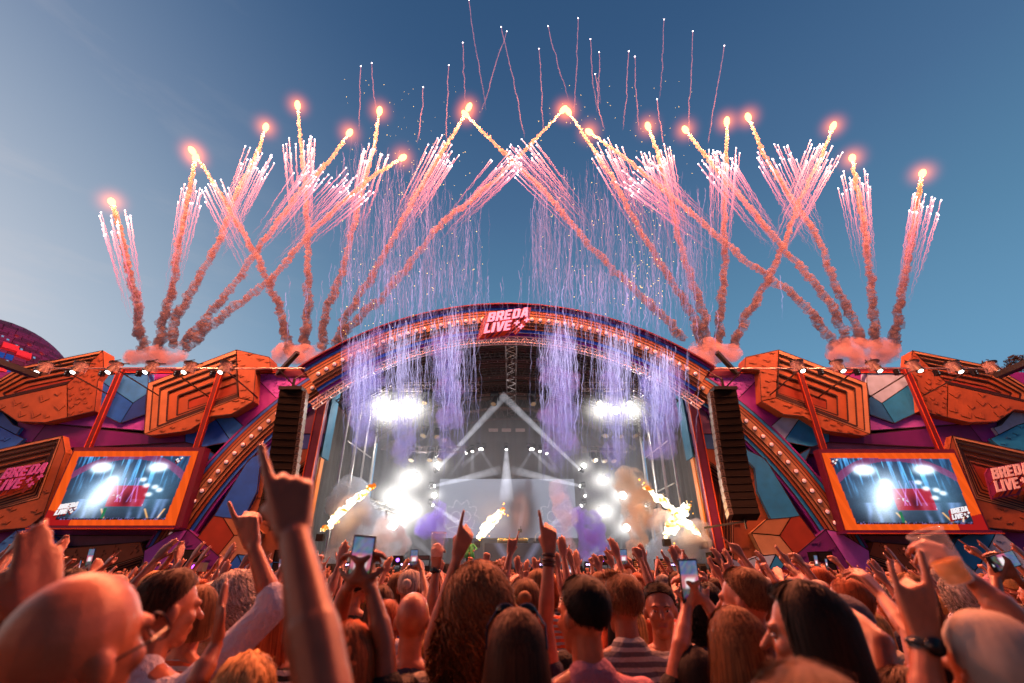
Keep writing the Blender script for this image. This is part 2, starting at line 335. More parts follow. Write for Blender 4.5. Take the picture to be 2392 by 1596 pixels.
def make_block(desc, fn, b, right, mirror):
    Y = 30-b['off']
    root = empty('painted_rock', (0,0,0))
    allp = []; r = random.Random(desc)
    ib = MB(); dm = [MB(), MB()]
    first = None
    for i, (pts, ck) in enumerate(b['faces']):
        poly = proj(pts, Y, fn)
        if mirror: poly = mir(poly)
        allp += poly; q = MB(); q.prism(poly, Y, 30.15)
        if first is None: first = ck
        q.build('facet', pm(ck, right), root); inked(ib, poly, Y-.006)
        if i in b['dec']:
            sh, n, sz = b['dec'][i]; dmb = MB(); marks(dmb, poly, Y, sh, n, sz, r)
            tag(dmb.build('relief_mark', [pm(ck, right), ink], root), kind='stuff')
    if b['rings']:
        o, inn = b['rings']; o = proj(o, Y, fn); inn = proj(inn, Y, fn)
        if mirror: o, inn = mir(o), mir(inn)
        allp += o; n = len(o); ts = [0,.13,.30,.5,.74,1.0]; cols = ['TAN','TAN2','TAN2','ORG','ORG2']
        for k in range(5):
            A = [(o[i][0]+(inn[i][0]-o[i][0])*ts[k], o[i][1]+(inn[i][1]-o[i][1])*ts[k]) for i in range(n)]
            B = [(o[i][0]+(inn[i][0]-o[i][0])*ts[k+1], o[i][1]+(inn[i][1]-o[i][1])*ts[k+1]) for i in range(n)]
            y = Y+.09*k; q = MB()
            vs = [(x,y,z) for x,z in A]+[(x,y,z) for x,z in B]+[(x,y+.1,z) for x,z in B]+[(x,y-.0,z) for x,z in A]
            fs = [(i,(i+1)%n,n+(i+1)%n,n+i) for i in range(n)]; q.add(vs[:2*n], fs)
            q.add([(x,y,z) for x,z in B]+[(x,y+.1,z) for x,z in B], [(i,(i+1)%n,n+(i+1)%n,n+i) for i in range(n)], 1)
            if k == 0: q.add([(x,y,z) for x,z in A]+[(x,30.15,z) for x,z in A], [(i,(i+1)%n,n+(i+1)%n,n+i) for i in range(n)], 0)
            q.build('ring_panel', [pm(cols[k], right), ink], root)
            inked(ib, B, y-.006, .10 if k in (1,2,3) else .045)
            if k == 0: inked(ib, A, y-.006)
        q = MB(); q.prism(inn, Y+.4, Y+.5); q.build('ring_panel', pm('DORG', right), root)
        if first is None or first == 'ORG': first = 'ORG'
    ib.build('ink_outline', ink, root)
    bx_ = sum(p[0] for p in allp)/len(allp); bz = min(p[1] for p in allp)
    root.location = (bx_, 30, bz)
    for ch in [c for c in COL.objects if c.parent == root]: ch.location = -root.location
    side = 'right' if right else 'left'
    tag(root, f"{COLW[first]} {desc}, {side} side".replace('blue tall blue','tall blue'), 'painted rock')
    return root
for side in (0, 1):
    for d_, (fn, b) in BL.items(): make_block(d_, fn, b, bool(side), bool(side))
    for d_, (fn, b) in BI.items(): make_block(d_, fn, b, bool(side), not side)
del BLOCKS
# backing boards, rails and posts
for side in (0, 1):
    sg = -1 if side == 0 else 1; sn = 'left' if side == 0 else 'right'
    root = empty('set_wall', (sg*28+AX, 30.3, 0), f'tall purple scenic wall standing to the {sn} of the stage, carrying the painted rocks', 'scenic wall')
    mb = MB()
    for k in range(12):
        x0 = AX+sg*(12.2+k*2.6); x1 = AX+sg*(12.2+(k+1)*2.6-.02); q = MB()
        q.box((min(x0,x1), 30.16, 0), (max(x0,x1), 30.3, 14.85)); q.build('board', pm('PUR', bool(side)), root)
    q = MB(); q.box((AX+min(sg*13.2, sg*31), 29.5, 14.55), (AX+max(sg*13.2, sg*31), 29.75, 14.95)); q.build('top_rail', mat('oxblood_paint', (92,14,40), .5), root)
    q = MB(); q.box((AX+min(sg*13.2, sg*31), 29.47, 14.52), (AX+max(sg*13.2, sg*31), 29.5, 14.58)); q.build('trim', mat('orange_trim', (176,66,22), .5), root)
    for k in range(7):
        x = AX+sg*(15+k*4); q = MB(); q.beam((x,30.35,14.6), (x,33.5,.0), .12); q.beam((x,30.35,7), (x,32.2,4.3), .1)
        q.build('brace', mat('steel_dark', (60,60,64), .5, .6), root)
    q = MB(); q.box((AX+min(sg*12.6, sg*19.6), 29.0, 1.6), (AX+max(sg*12.6, sg*19.6), 29.4, 2.15)); q.build('kick_rail', mat('rust_rail', (110,28,20), .5), root)
# ---- curved band with bulbs
STR = [(0,.27,'TAN'),(.27,.5,'TAN2'),(.5,.74,'ORG2'),(.74,1.0,'BLU'),(1.0,1.18,'PUR')]
def arc_strip(mb, cx, cz, r0, r1, y0, y1, a0, a1, n=48, skew=0):
    vs = []
    for i in range(n+1):
        t = i/n
        for r in (r0, r1):
            k = (r-(r0+r1)/2)
            a = a0+(a1-a0)*t
            for y in (y0, y1): vs.append((cx+r*math.sin(a), y, cz+r*math.cos(a)))
    fs = []
    for i in range(n):
        b = i*4; c = b+4
        fs += [(b,b+2,c+2,c), (b+1,c+1,c+3,b+3), (b+2,b+3,c+3,c+2), (b,c,c+1,b+1)]
    fs += [(0,1,3,2), (4*n,4*n+2,4*n+3,4*n+1)]
    mb.add(vs, fs)
bulb_m = None
def bulb_mesh():
    q = MB(); q.cyl((0,.02,0), (0,-.05,0), .17, .15, 14, 1); q.cyl((0,-.05,0), (0,-.10,0), .125, .115, 14, 0); q.sphere((0,-.10,0), (.115,.05,.115), 12, 6, 0)
    return q.mesh('bulb', [mat('bulb_globe', (232,205,214), .3, emit=.18, ec=(255,220,225)), mat('bulb_socket', (92,34,30), .6)], True)
bulb_m = bulb_mesh()
def band(root, cx, cz, rb, y, a0, a1, right, depth=.35, bulbs=None):
    for s_, nm in ((1,'outer'), (-1,'inner')):
        for k, (u, v, ck) in enumerate(STR):
            q = MB(); r0, r1 = (rb+u, rb+v) if s_ > 0 else (rb-v, rb-u)
            arc_strip(q, cx, cz, r0+.004, r1-.004, y-depth+.05*k, y, a0, a1)
            q.build('stripe', pm(ck, right), root)
            q = MB(); rr = rb+s_*v; arc_strip(q, cx, cz, rr-.022, rr+.022, y-depth+.05*k-.012, y-depth+.05*k+.03, a0, a1)
            if k < 4: q.build('groove_line', ink, root)
    for a in bulbs:
        o = link('bulb', bulb_m, None, root); o.location = Vector((cx+rb*math.sin(a), y-depth, cz+rb*math.cos(a))) - Vector(root.location)
for side in (0, 1):
    sg = -1 if side == 0 else 1; sn = 'left' if side == 0 else 'right'
    root = empty('bulb_band', (sg*18+AX, 30, 0), f'curved striped band studded with round bulbs sweeping down the {sn} scenic wall', 'scenic band')
    A0, A1 = math.radians(36.5), math.radians(73.5)
    nb = 27; bb = [sg*math.radians(37.6+(i)*1.83) for i in range(20)]
    band(root, AX, -3.03, 21.16, 29.75, sg*A0, sg*A1, bool(side), .4, bb)
# ---- stage roof arch
RC = (AX-.02, -2.55); RB = 19.97
root = empty('stage_arch', (AX, 27, 0), 'wide striped arch with round bulbs crowning the stage roof', 'stage arch')
a_e = math.radians(39.0)
band(root, RC[0], RC[1], RB, 27.4, -a_e, a_e, False, .45, [math.radians(v*1.62) for v in range(-23, 24)])
q = MB(); arc_strip(q, RC[0], RC[1], RB-1.18, RB+1.2, 27.42, 28.4, -a_e, a_e, 60); q.build('arch_core', mat('dark_backing', (40,22,40), .8), root)
q = MB(); arc_strip(q, RC[0], RC[1], RB+1.18, RB+1.28, 26.9, 29.0, -a_e-.01, a_e+.01, 60); q.build('rim', mat('arch_rim', (96,10,50), .5), root)
steel = mat('truss_steel', (170,165,165), .35, .7); dsteel = mat('truss_dark', (40,38,40), .5, .5); black = mat('black_plastic', (16,15,16), .45)
def arc_truss(cx, cz, r, y, a0, a1, n, w=.35, t=.05, mt=steel, name='roof_truss', parent=None, ydepth=.35):
    mb = MB(); pts = []
    for k in range(n+1):
        a = a0+(a1-a0)*k/n; pts.append([Vector((cx+rr*math.sin(a), yy, cz+rr*math.cos(a))) for rr, yy in ((r,y),(r-w,y),(r,y+ydepth),(r-w,y+ydepth))])
    for c in range(4): mb.tube([p[c] for p in pts], t, 5)
    for k in range(n):
        A, B = pts[k], pts[k+1]
        mid = lambda c: (A[c]+B[c])/2
        for c0, c1_ in ((0,1),(2,3)): mb.tube([A[c0], mid(c1_), B[c0]], t*.6, 4, cap=False)
        mb.tube([A[1], A[3]], t*.6, 4, cap=False)
    return mb.build(name, mt, parent)
def truss(p, q, w, n, t=.03, mt=dsteel, parent=None, name='truss_frame'):
    p = Vector(p); q = Vector(q); d = (q-p).normalized(); u = Vector((0,0,1)) if abs(d.z) < .9 else Vector((0,1,0))
    x = d.cross(u).normalized(); y = x.cross(d); mb = MB(); cs = [x*a*w/2+y*b*w/2 for a, b in ((-1,-1),(1,-1),(1,1),(-1,1))]
    for c in cs: mb.tube([p+c, q+c], t, 5)
    for k in range(n):
        A = p+(q-p)*(k/n); B = p+(q-p)*((k+1)/n)
        for i in range(4):
            mb.tube([A+cs[i], B+cs[(i+1)%4]] if k%2 else [A+cs[(i+1)%4], B+cs[i]], t*.6, 4, cap=False)
    return mb.build(name, mt, parent)
rt = empty('stage_roof', (AX, 35, 0), 'dark vaulted stage roof with curved truss ribs over the performers', 'stage roof')
arc_truss(RC[0], RC[1], RB-1.22, 27.2, -math.radians(41.5), math.radians(41.5), 44, .42, .045, mat('truss_bright', (214,196,196), .35, .4), 'front_truss', rt)
for i, y in enumerate((29.6, 32.5, 36, 39.5, 42.6)):
    arc_truss(RC[0], RC[1], RB-.9-.05*i, y, -math.radians(38), math.radians(38), 34, .95, .05, mat('truss_warm', (76,60,60), .4, .5), 'rib_truss', rt)
q = MB(); arc_strip(q, RC[0], RC[1], RB+.2, RB+.35, 28.4, 43.5, -math.radians(39), math.radians(39), 60); q.build('roof_membrane', mat('roof_cloth', (22,16,18), .9), rt)
for k in range(26):
    y = 29+k*.56; q = MB(); arc_strip(q, RC[0], RC[1], RB+.08, RB+.19, y, y+.09, -math.radians(38), math.radians(38), 40); q.build('purlin', mat('roof_purlin', (58,38,36), .7), rt)
truss((AX+.25,27.6,16.1), (AX+.25,42.8,16.1), .75, 22, .045, mat('truss_mid', (120,110,112), .4, .6), rt, 'spine_truss')
# legs, floor, drapes
lg = [mat('leg_paint', (84,20,62), .5), mat('orange_trim', (176,66,22), .5)]
for sg in (-1, 1):
    sn = 'left' if sg < 0 else 'right'
    root = empty('proscenium_column', (AX+sg*12.3, 29, 0), f'plum painted stage leg with orange edging at the {sn} of the stage opening', 'stage leg')
    q = MB(); x0, x1 = sorted((AX+sg*12.0, AX+sg*12.5)); q.box((x0, 28.6, 0), (x1, 29.1, 14.0)); q.build('leg_panel', lg[0], root)
    for xx in (x0-.05, x1-.0):
        q = MB(); q.box((xx, 28.56, 0), (xx+.05, 28.62, 14.0)); q.build('edge_trim', lg[1], root)
    q = MB(); q.box((min(AX+sg*12.0, AX+sg*15.6), 28.2, 13.75), (max(AX+sg*12.0, AX+sg*15.6), 28.55, 14.1)); q.build('outrigger', lg[0], root)
    q = MB(); q.beam((AX+sg*15.5, 28.3, 13.9), (AX+sg*13.9, 27.2, 15.0), .26); q.build('boom', black, root)
    q = MB()
    q.box((min(AX+sg*11.95, AX+sg*11.85), 29.2, 8.6), (max(AX+sg*11.95, AX+sg*11.85), 30.4, 14.0)); q.build('blue_wing', mat('wing_blue', (16,76,104), .6), root)
    q = MB(); q.box((min(AX+sg*11.95, AX+sg*11.85), 29.2, 2.05), (max(AX+sg*11.95, AX+sg*11.85), 29.7, 8.5)); q.build('yellow_wing', mat('wing_yellow', (170,110,50), .6), root)
root = empty('stage_platform', (AX, 28, 0), 'wide black stage platform behind the crowd barrier', 'stage')
q = MB(); q.box((AX-13, 27.6, 1.85), (AX+13, 44, 2.02)); q.build('deck', mat('stage_deck', (40,38,40), .35, var=.3), root)
q = MB(); q.box((AX-13, 27.7, 0), (AX+13, 27.8, 1.84)); q.build('skirt', mat('black_cloth', (9,8,10), .9), root)
for k in range(9):
    q = MB(); q.box((AX-12.6+k*2.8, 27.66, .1), (AX-12.5+k*2.8, 27.7, 1.84)); q.build('post', dsteel, root)
root = empty('stage_drapes', (AX, 43.5, 2), 'dark grey drapes closing the back and sides of the stage', 'drapes')
dm_ = mat('drape_grey', (64,60,60), .95, var=.25, vscale=.6)
for nm, pts in (('back_drape', [(AX-12.6+25.2*i/120, 43.4+.12*math.sin(i*1.3)) for i in range(121)]), ('side_drape', [(AX-12.9+.1*math.sin(i*1.4), 31.5+12*i/60) for i in range(61)]), ('side_drape', [(AX+12.9+.1*math.sin(i*1.4), 31.5+12*i/60) for i in range(61)])):
    q = MB(); n = len(pts); q.add([(x, y, 2.02) for x, y in pts]+[(x, y, 18.2 if nm=='back_drape' else 14.2) for x, y in pts], [(i, i+1, n+i+1, n+i) for i in range(n-1)]); q.build(nm, dm_, root, True)
sp = mat('scaffold_silver', (190,185,178), .3, .8)
for sg in (-1, 1):
    sn = 'left' if sg < 0 else 'right'
    root = empty('scaffold_tower', (AX+sg*11.3, 33, 2), f'silver scaffold uprights just inside the {sn} stage leg', 'scaffold')
    for x, y, r in ((11.5,31.8,.07),(11.3,33.5,.11),(11.1,35.2,.07),(10.6,31.6,.03),(10.2,32.6,.03),(10.9,37,.10)):
        q = MB(); q.cyl((AX+sg*x, y, 2.02), (AX+sg*x, y, 15.2), r, n=8); q.build('upright', sp, root)
    for z in (4.6, 7.4, 10.3, 13):
        q = MB(); q.cyl((AX+sg*11.3, 31.8, z), (AX+sg*11.1, 37, z), .05, n=6); q.build('crossbar', sp, root)
    a = W(*( (935,1155) if sg < 0 else (1500,1170)), 30); 
# ---- letters
GL = {'B': ([(0,0),(.85,0),(1,.15),(1,.62),(.9,.75),(1,.88),(1,1.35),(.85,1.5),(0,1.5)], [(.36,.3),(.62,.3),(.62,.62),(.36,.62)], [(.36,.9),(.62,.9),(.62,1.2),(.36,1.2)]),
 'R': ([(0,0),(.36,0),(.36,.5),(.5,.5),(.66,0),(1.05,0),(.86,.58),(1,.75),(1,1.35),(.85,1.5),(0,1.5)], [(.36,.8),(.64,.8),(.64,1.2),(.36,1.2)]),
 'E': ([(0,0),(.9,0),(.9,.3),(.36,.3),(.36,.6),(.8,.6),(.8,.88),(.36,.88),(.36,1.2),(.9,1.2),(.9,1.5),(0,1.5)],),
 'D': ([(0,0),(.8,0),(1,.2),(1,1.3),(.8,1.5),(0,1.5)], [(.36,.3),(.58,.3),(.64,.4),(.64,1.1),(.58,1.2),(.36,1.2)]),
 'A': ([(0,0),(.36,0),(.41,.3),(.63,.3),(.68,0),(1.06,0),(.78,1.5),(.27,1.5)], [(.46,.58),(.58,.58),(.52,1.05)]),
 'L': ([(0,0),(.85,0),(.85,.32),(.38,.32),(.38,1.5),(0,1.5)],), 'I': ([(0,0),(.38,0),(.38,1.5),(0,1.5)],),
 'V': ([(.3,0),(.76,0),(1.08,1.5),(.7,1.5),(.53,.5),(.36,1.5),(-.02,1.5)],)}
def glyphs():
    o = []; x = 0
    for ch in 'BREDA': o.append((ch, x, 1.72, 1)); x += 1.13
    x = -.05
    for ch, w in (('L',.98),('I',.53),('V',1.13),('E',1)): o.append((ch, x, 0, 1)); x += w
    return o
def logo(root, org, u, face, shadow=True, yd=.2, plate=True, pluses=True, only_plus=False):
    'festival lettering: org = lower-left corner (x,y,z), u = unit height'
    sl, sh = .16, .2
    def T(p, x, z, dy=0):
        X = x+p[0]; Z = z+p[1]; X2 = X+Z*sh
        return (org[0]+u*X2, org[1]+dy, org[2]+u*(Z+X*sl))
    PP = [(-.9,-.26),(-.26,-.26),(-.26,-.9),(.26,-.9),(.26,-.26),(.9,-.26),(.9,.26),(.26,.26),(.26,.9),(-.26,.9),(-.26,.26),(-.9,.26)]
    items = [] if only_plus else [(c, GL[c], x, z, 1) for c, x, z, _ in glyphs()]
    if pluses: items += [('+', ([(a*.42, b*.42) for a, b in PP],), x, z, 1) for x, z in ((4.25,.95),(4.95,.25),(5.55,1.2))]
    v = (-.75*u, .12, -.75*u); sm = [mat('logo_orange', (222,74,18), .5), mat('logo_plum', (92,14,74), .5)]
    sb = MB()
    for c, g_, x, z, _ in items:
        loops = [[Vector((p[0], p[1], 0)) for p in lp] for lp in g_]; flat = [p for lp in g_ for p in lp]
        q = MB(); vs = [T(p, x, z) for p in flat]; n = len(flat); vb = [T(p, x, z, .05) for p in flat]
        q.add(vs+vb, [tuple(t) for t in tessellate_polygon(loops)]); i0 = 0
        for lp in g_:
            m = len(lp)
            for i in range(m):
                a, b = i0+i, i0+(i+1)%m; q.f.append((a, b, n+b, n+a)); q.mi.append(0)
                if shadow:
                    A, B = Vector(vs[a]), Vector(vs[b]); dx, dz = B.x-A.x, B.z-A.z
                    down = abs(dx) > abs(dz)*1.1
                    vv = Vector(v)
                    sb.add([A+Vector((0,.03,0)), B+Vector((0,.03,0)), B+vv, A+vv], [(0,1,2,3)], 0 if down else 1)
            i0 += m
        q.build('plus_sign' if c == '+' else 'letter', face, root)
    if shadow: sb.build('letter_shadow', sm, root)
    if plate and not only_plus:
        q = MB(); pts = [(-.15,-.15),(4.0,-.15),(4.15,.3),(5.3,-.35),(6.2,1.0),(5.9,1.75),(5.7,3.35),(-.15,3.35)]
        pl = [T(p, 0, 0) for p in [(-.12,3.32),(5.75,3.32),(5.85,1.62),(4.2,1.62),(4.0,-.12),(-.12,-.12)]]
        pol = [(p[0], p[2]) for p in pl]
        low = [(pol[5][0]+v[0]*1.1, pol[5][1]+v[2]*1.1), (pol[4][0]+v[0]*1.1, pol[4][1]+v[2]*1.1)]
        pol = pol[:4]+[pol[4], low[1], low[0]]+[(pol[0][0]+v[0]*1.05, pol[0][1]+v[2]*1.0)]
        q.prism(pol, org[1]+.13, org[1]+.2); q.build('backing_plate', mat('plate_plum', (100,22,78), .6), root)
# arch sign: measured corners
a = W(1050+720/8.393, 700+440/8.393, 26.55)
root = empty('festival_sign', (0, 26.5, 16.5), 'raised lavender BREDA LIVE sign at the top of the stage arch', 'sign')
E0 = W(1050+690/8.393, 700+675/8.393, 26.4)
logo(root, (E0.x-.05, 26.3, E0.z), .49, mat('logo_lavender', (226,170,218), .45, emit=.42, ec=(205,165,235)))
for right in (False, True):
    E0 = W(*( (-4,1150) if not right else (2328,1150)), 28.9)
    root = empty('festival_sign', (E0.x, 28.9, E0.z), f"{'violet' if not right else 'white'} BREDA LIVE lettering mounted on the ringed slab at the far {'right' if right else 'left'}", 'sign')
    logo(root, (E0.x-(.4 if not right else 0), 28.85, E0.z), .44, mat('logo_white', (214,204,220), .5) if right else mat('logo_violet', (170,90,200), .5), plate=right)
# ---- LED screens, painted with a per-vertex image of the stage
def fbm(nx, ny, base, octv=4, seed=0):
    r = np.random.default_rng(seed); out = np.zeros((ny, nx)); amp = 1
    for o in range(octv):
        gx, gy = max(2, int(base[0]*2**o)), max(2, int(base[1]*2**o)); gg = r.random((gy+1, gx+1))
        X = np.linspace(0, gx-1e-6, nx); Yv = np.linspace(0, gy-1e-6, ny); xi = X.astype(int); yi = Yv.astype(int); fx = X-xi; fy = Yv-yi
        fx = fx*fx*(3-2*fx); fy = fy*fy*(3-2*fy)
        a_ = gg[np.ix_(yi, xi)]; b_ = gg[np.ix_(yi, xi+1)]; c_ = gg[np.ix_(yi+1, xi)]; d_ = gg[np.ix_(yi+1, xi+1)]
        out += amp*((a_*(1-fx)+b_*fx)*(1-fy[:, None])+(c_*(1-fx)+d_*fx)*fy[:, None]); amp *= .5
    return out/ (2-2**(1-octv))
def screen_img(nx, ny, inner):
    u, v = np.meshgrid(np.linspace(0, 1, nx), np.linspace(0, 1, ny))   # v up
    img = np.zeros((ny, nx, 3)); A = np.array
    def over(m, c): 
        nonlocal img; img = img*(1-m[..., None]) + A(c)*m[..., None]
    def addc(m, c):
        nonlocal img; img = img + m[..., None]*A(c)
    gs = lambda cx, cy, sx, sy: np.exp(-((u-cx)/sx)**2-((v-cy)/sy)**2)
    img[:] = A(lin((22,44,62))); 
    over(np.clip((v-.35)*1.4, 0, 1), lin((46,92,128)))
    over(np.clip((np.abs(u-.5)-.43)*30, 0, 1)*.9, lin((90,46,90))); over(np.clip((np.abs(u-.5)-.46)*40, 0, 1), lin((24,28,60)))
    st = fbm(nx, ny, (60, 3), 3, 3); stm = np.clip((st-.52)*5, 0, 1)*np.clip((v-.38)*3, 0, 1)*(gs(.2,.8,.16,.6)+gs(.66,.8,.2,.6)+gs(.42,.9,.05,.3))
    addc(np.clip(stm, 0, 1)*1.3, lin((120,200,250)))
    arch = np.abs(np.hypot((u-.5)*1.7, v+.2)-1.13) < .045; over(arch*.8, lin((170,70,120)))
    hz = fbm(nx, ny, (5, 4), 4, 9); addc(np.clip(gs(.36,.42,.22,.28)*(.4+hz), 0, 1), lin((150,180,200)))
    addc(np.clip(gs(.75,.45,.17,.3)*(.4+hz), 0, 1)*.8, lin((130,170,190)))
    red = ((u > .42)&(u < .70)&(v > .24)&(v < .52)).astype(float); over(red*.88, lin((226,50,72)))
    over(gs(.56,.33,.04,.12)*red*.8, lin((70,40,60)))
    for cx in (.47,.65):
        rr = np.hypot((u-cx)*1.8, v-.3); th = np.arctan2(v-.3, (u-cx)*1.8); over(((rr < .07+.03*np.sign(np.sin(th*11)))&(v > .25)&(hz > .47)).astype(float)*red, lin((240,226,236)))
    for cx, cy, s in ((.25,.76,.05),(.3,.77,.05),(.7,.77,.05),(.75,.77,.04),(.64,.6,.02),(.4,.6,.03),(.68,.52,.02),(.75,.5,.02),(.72,.4,.02),(.79,.46,.02)): addc(gs(cx, cy, s, s*1.1), (2.2,2.4,2.5))
    bd = np.exp(-(((u-.36)-(v-.42)*.22)/.085)**2-((v-.42)/.24)**2); addc(bd*.8, (1.9,2.0,2.05))
    for cx, sc_ in ((.2,.8),(.27,.8),(.36,.7),(.62,1.0),(.7,.9),(.8,1.1),(.85,1)):
        w = .012+.05*np.clip(v-.08, 0, 1); pl = np.exp(-((u-cx-.05*(hz-.5)-.06*(v-.1))/w)**2)*((v > .07)&(v < .34))*np.clip(hz*2-.5, 0, 1)
        addc(pl*.8*sc_, lin((170,190,235)))
    for x0, x1, y1 in ((.5,.44,.6),(.52,.5,.62),(.48,.55,.6),(.6,.58,.62),(.57,.62,.62),(.64,.6,.62)):
        t = np.clip((v-.3)/(y1-.3), 0, 1); addc(np.exp(-((u-(x0+(x1-x0)*t))/.004)**2)*((v > .3)&(v < y1))*.7, lin((190,170,250)))
    for cx, dx in ((.45,-.05),(.78,-.05),(.84,.04)):
        t = (v-.07)/.14; addc(np.exp(-((u-cx-dx*t)/.006)**2)*((t > 0)&(t < 1))*1.6, lin((255,170,60)))
    over(((np.abs(u-.43) < .012)&(v > .08)&(v < .22)).astype(float), lin((60,150,110)))
    over((v < .09).astype(float)*.85, lin((10,10,20)))
    nn = np.random.default_rng(4).random((ny, nx)); over(((v < .1)&(nn > .8)).astype(float)*.9, lin((150,140,190))); over(((v < .055)&(nn > .5)).astype(float)*.8, lin((70,30,50)))
    img *= (.92+.16*np.random.default_rng(5).random((ny, nx, 1)))
    img = img*np.array([.86,.95,1.05]); return np.clip(img**1.25*.95, 0, 1.1)
def attr_mat(name, attr, s):
    m = bpy.data.materials.new(name); m.use_nodes = True; t = m.node_tree; b = t.nodes['Principled BSDF']
    an = t.nodes.new('ShaderNodeAttribute'); an.attribute_name = attr
    b.inputs['Base Color'].default_value = (.01,.01,.01,1); b.inputs['Roughness'].default_value = .5; b.inputs['Specular IOR Level'].default_value = 0
    t.links.new(an.outputs['Color'], b.inputs['Emission Color']); b.inputs['Emission Strength'].default_value = s
    return m
def led(root, x0, x1, z0, z1, y, img, m, name='led_panel'):
    ny, nx, _ = img.shape; X, Z = np.meshgrid(np.linspace(x0, x1, nx), np.linspace(z0, z1, ny))
    vs = np.stack([X, np.full_like(X, y), Z], -1).reshape(-1, 3); idx = np.arange(nx*ny).reshape(ny, nx)
    fs = np.stack([idx[:-1,:-1], idx[:-1,1:], idx[1:,1:], idx[1:,:-1]], -1).reshape(-1, 4)
    me = bpy.data.meshes.new(name); me.from_pydata(vs.tolist(), [], fs.tolist()); ca = me.color_attributes.new('img', 'FLOAT_COLOR', 'POINT')
    ca.data.foreach_set('color', np.concatenate([img, np.ones((ny, nx, 1))], -1).astype(np.float32).ravel()); me.materials.append(m)
    return link(name, me, None, root)
ledm = attr_mat('led_image', 'img', .95)
NX, NY = 184, 106
base = screen_img(NX, NY, None)
U, V = np.meshgrid(np.linspace(0, 1, NX), np.linspace(0, 1, NY))
for right in (False, True):
    x0, x1 = (-27.62, -19.78) if not right else (19.5, 27.85); z0, z1 = (4.45, 8.82) if not right else (4.2, 8.70)
    sn = 'right' if right else 'left'
    uu = 1-U if right else U
    # the picture sits skewed inside the orange graphic border
    left_e = .055+.0*V; inn = (uu > .055+.03*(1-V)) & (uu < .955-.05*(1-V)) & (V > .075+.03*(1-uu)*0) & (V < .93-.05*(1-uu)*.3)
    orange = np.array(lin((240,86,24))); zig = (np.abs(((U*14+V*3) % 1)-.5) < .2)
    im = np.where(inn[..., None], base, orange*(np.where(zig, 1.12, .98)[..., None]))
    red_ = (uu < .14-.0*V) & (V < .2-.9*uu*0) & (V < .2) & ~inn
    im = np.where((~inn & (uu < .2) & (V < .2) & (V+uu*.4 < .2))[..., None], np.array(lin((170,24,26))), im)
    root = empty('led_screen', ((x0+x1)/2, 29, z0), f'orange framed video screen hanging on the {sn} scenic wall, showing the lit stage', 'video screen')
    led(root, x0, x1, z0, z1, 28.7, im, ledm)
    q = MB(); q.box((x0-.12, 28.74, z0-.1), (x1+.35*(1 if not right else .4), 29.3, z1+.25)); q.build('casing', mat('casing_plum', (84,10,48), .5), root)
    q = MB(); q.box((x0-.3, 28.2, z0-.22), (x1+.3, 29.3, z0-.06)); q.build('lower_ledge', mat('ledge_plum', (78,10,70), .5), root)
    q = MB(); q.box((x0-.33, 28.15, z0-.25), (x1+.33, 28.2, z0-.19)); q.build('ledge_trim', mat('orange_trim', (176,66,22), .5), root)
    for k, xx in enumerate((x0+.55, x1-.35) if not right else (x0+.35, x1-.55)):
        q = MB(); q.box((xx-.16, 28.85, z1+.1), (xx+.16, 29.1, 14.6)); q.build('hanging_post', mat('post_red', (84,10,18), .5), root)
        for s in (-1, 1):
            q = MB(); q.box((xx+s*.16-.012, 28.82, z1+.1), (xx+s*.16+.012, 28.87, 14.6)); q.build('post_trim', mat('orange_trim', (176,66,22), .5), root)
    lw = emis('logo_glow', (250,244,248), 1.0)
    gx = x0+.5 if not right else x1-1.95
    logo(root, (gx+.05, 28.6, z0+.55), .19, lw, plate=False)
    logo(root, ((x1-1.95 if not right else x0-.35), 28.6, z1-.85), .19, lw, plate=False, only_plus=True)
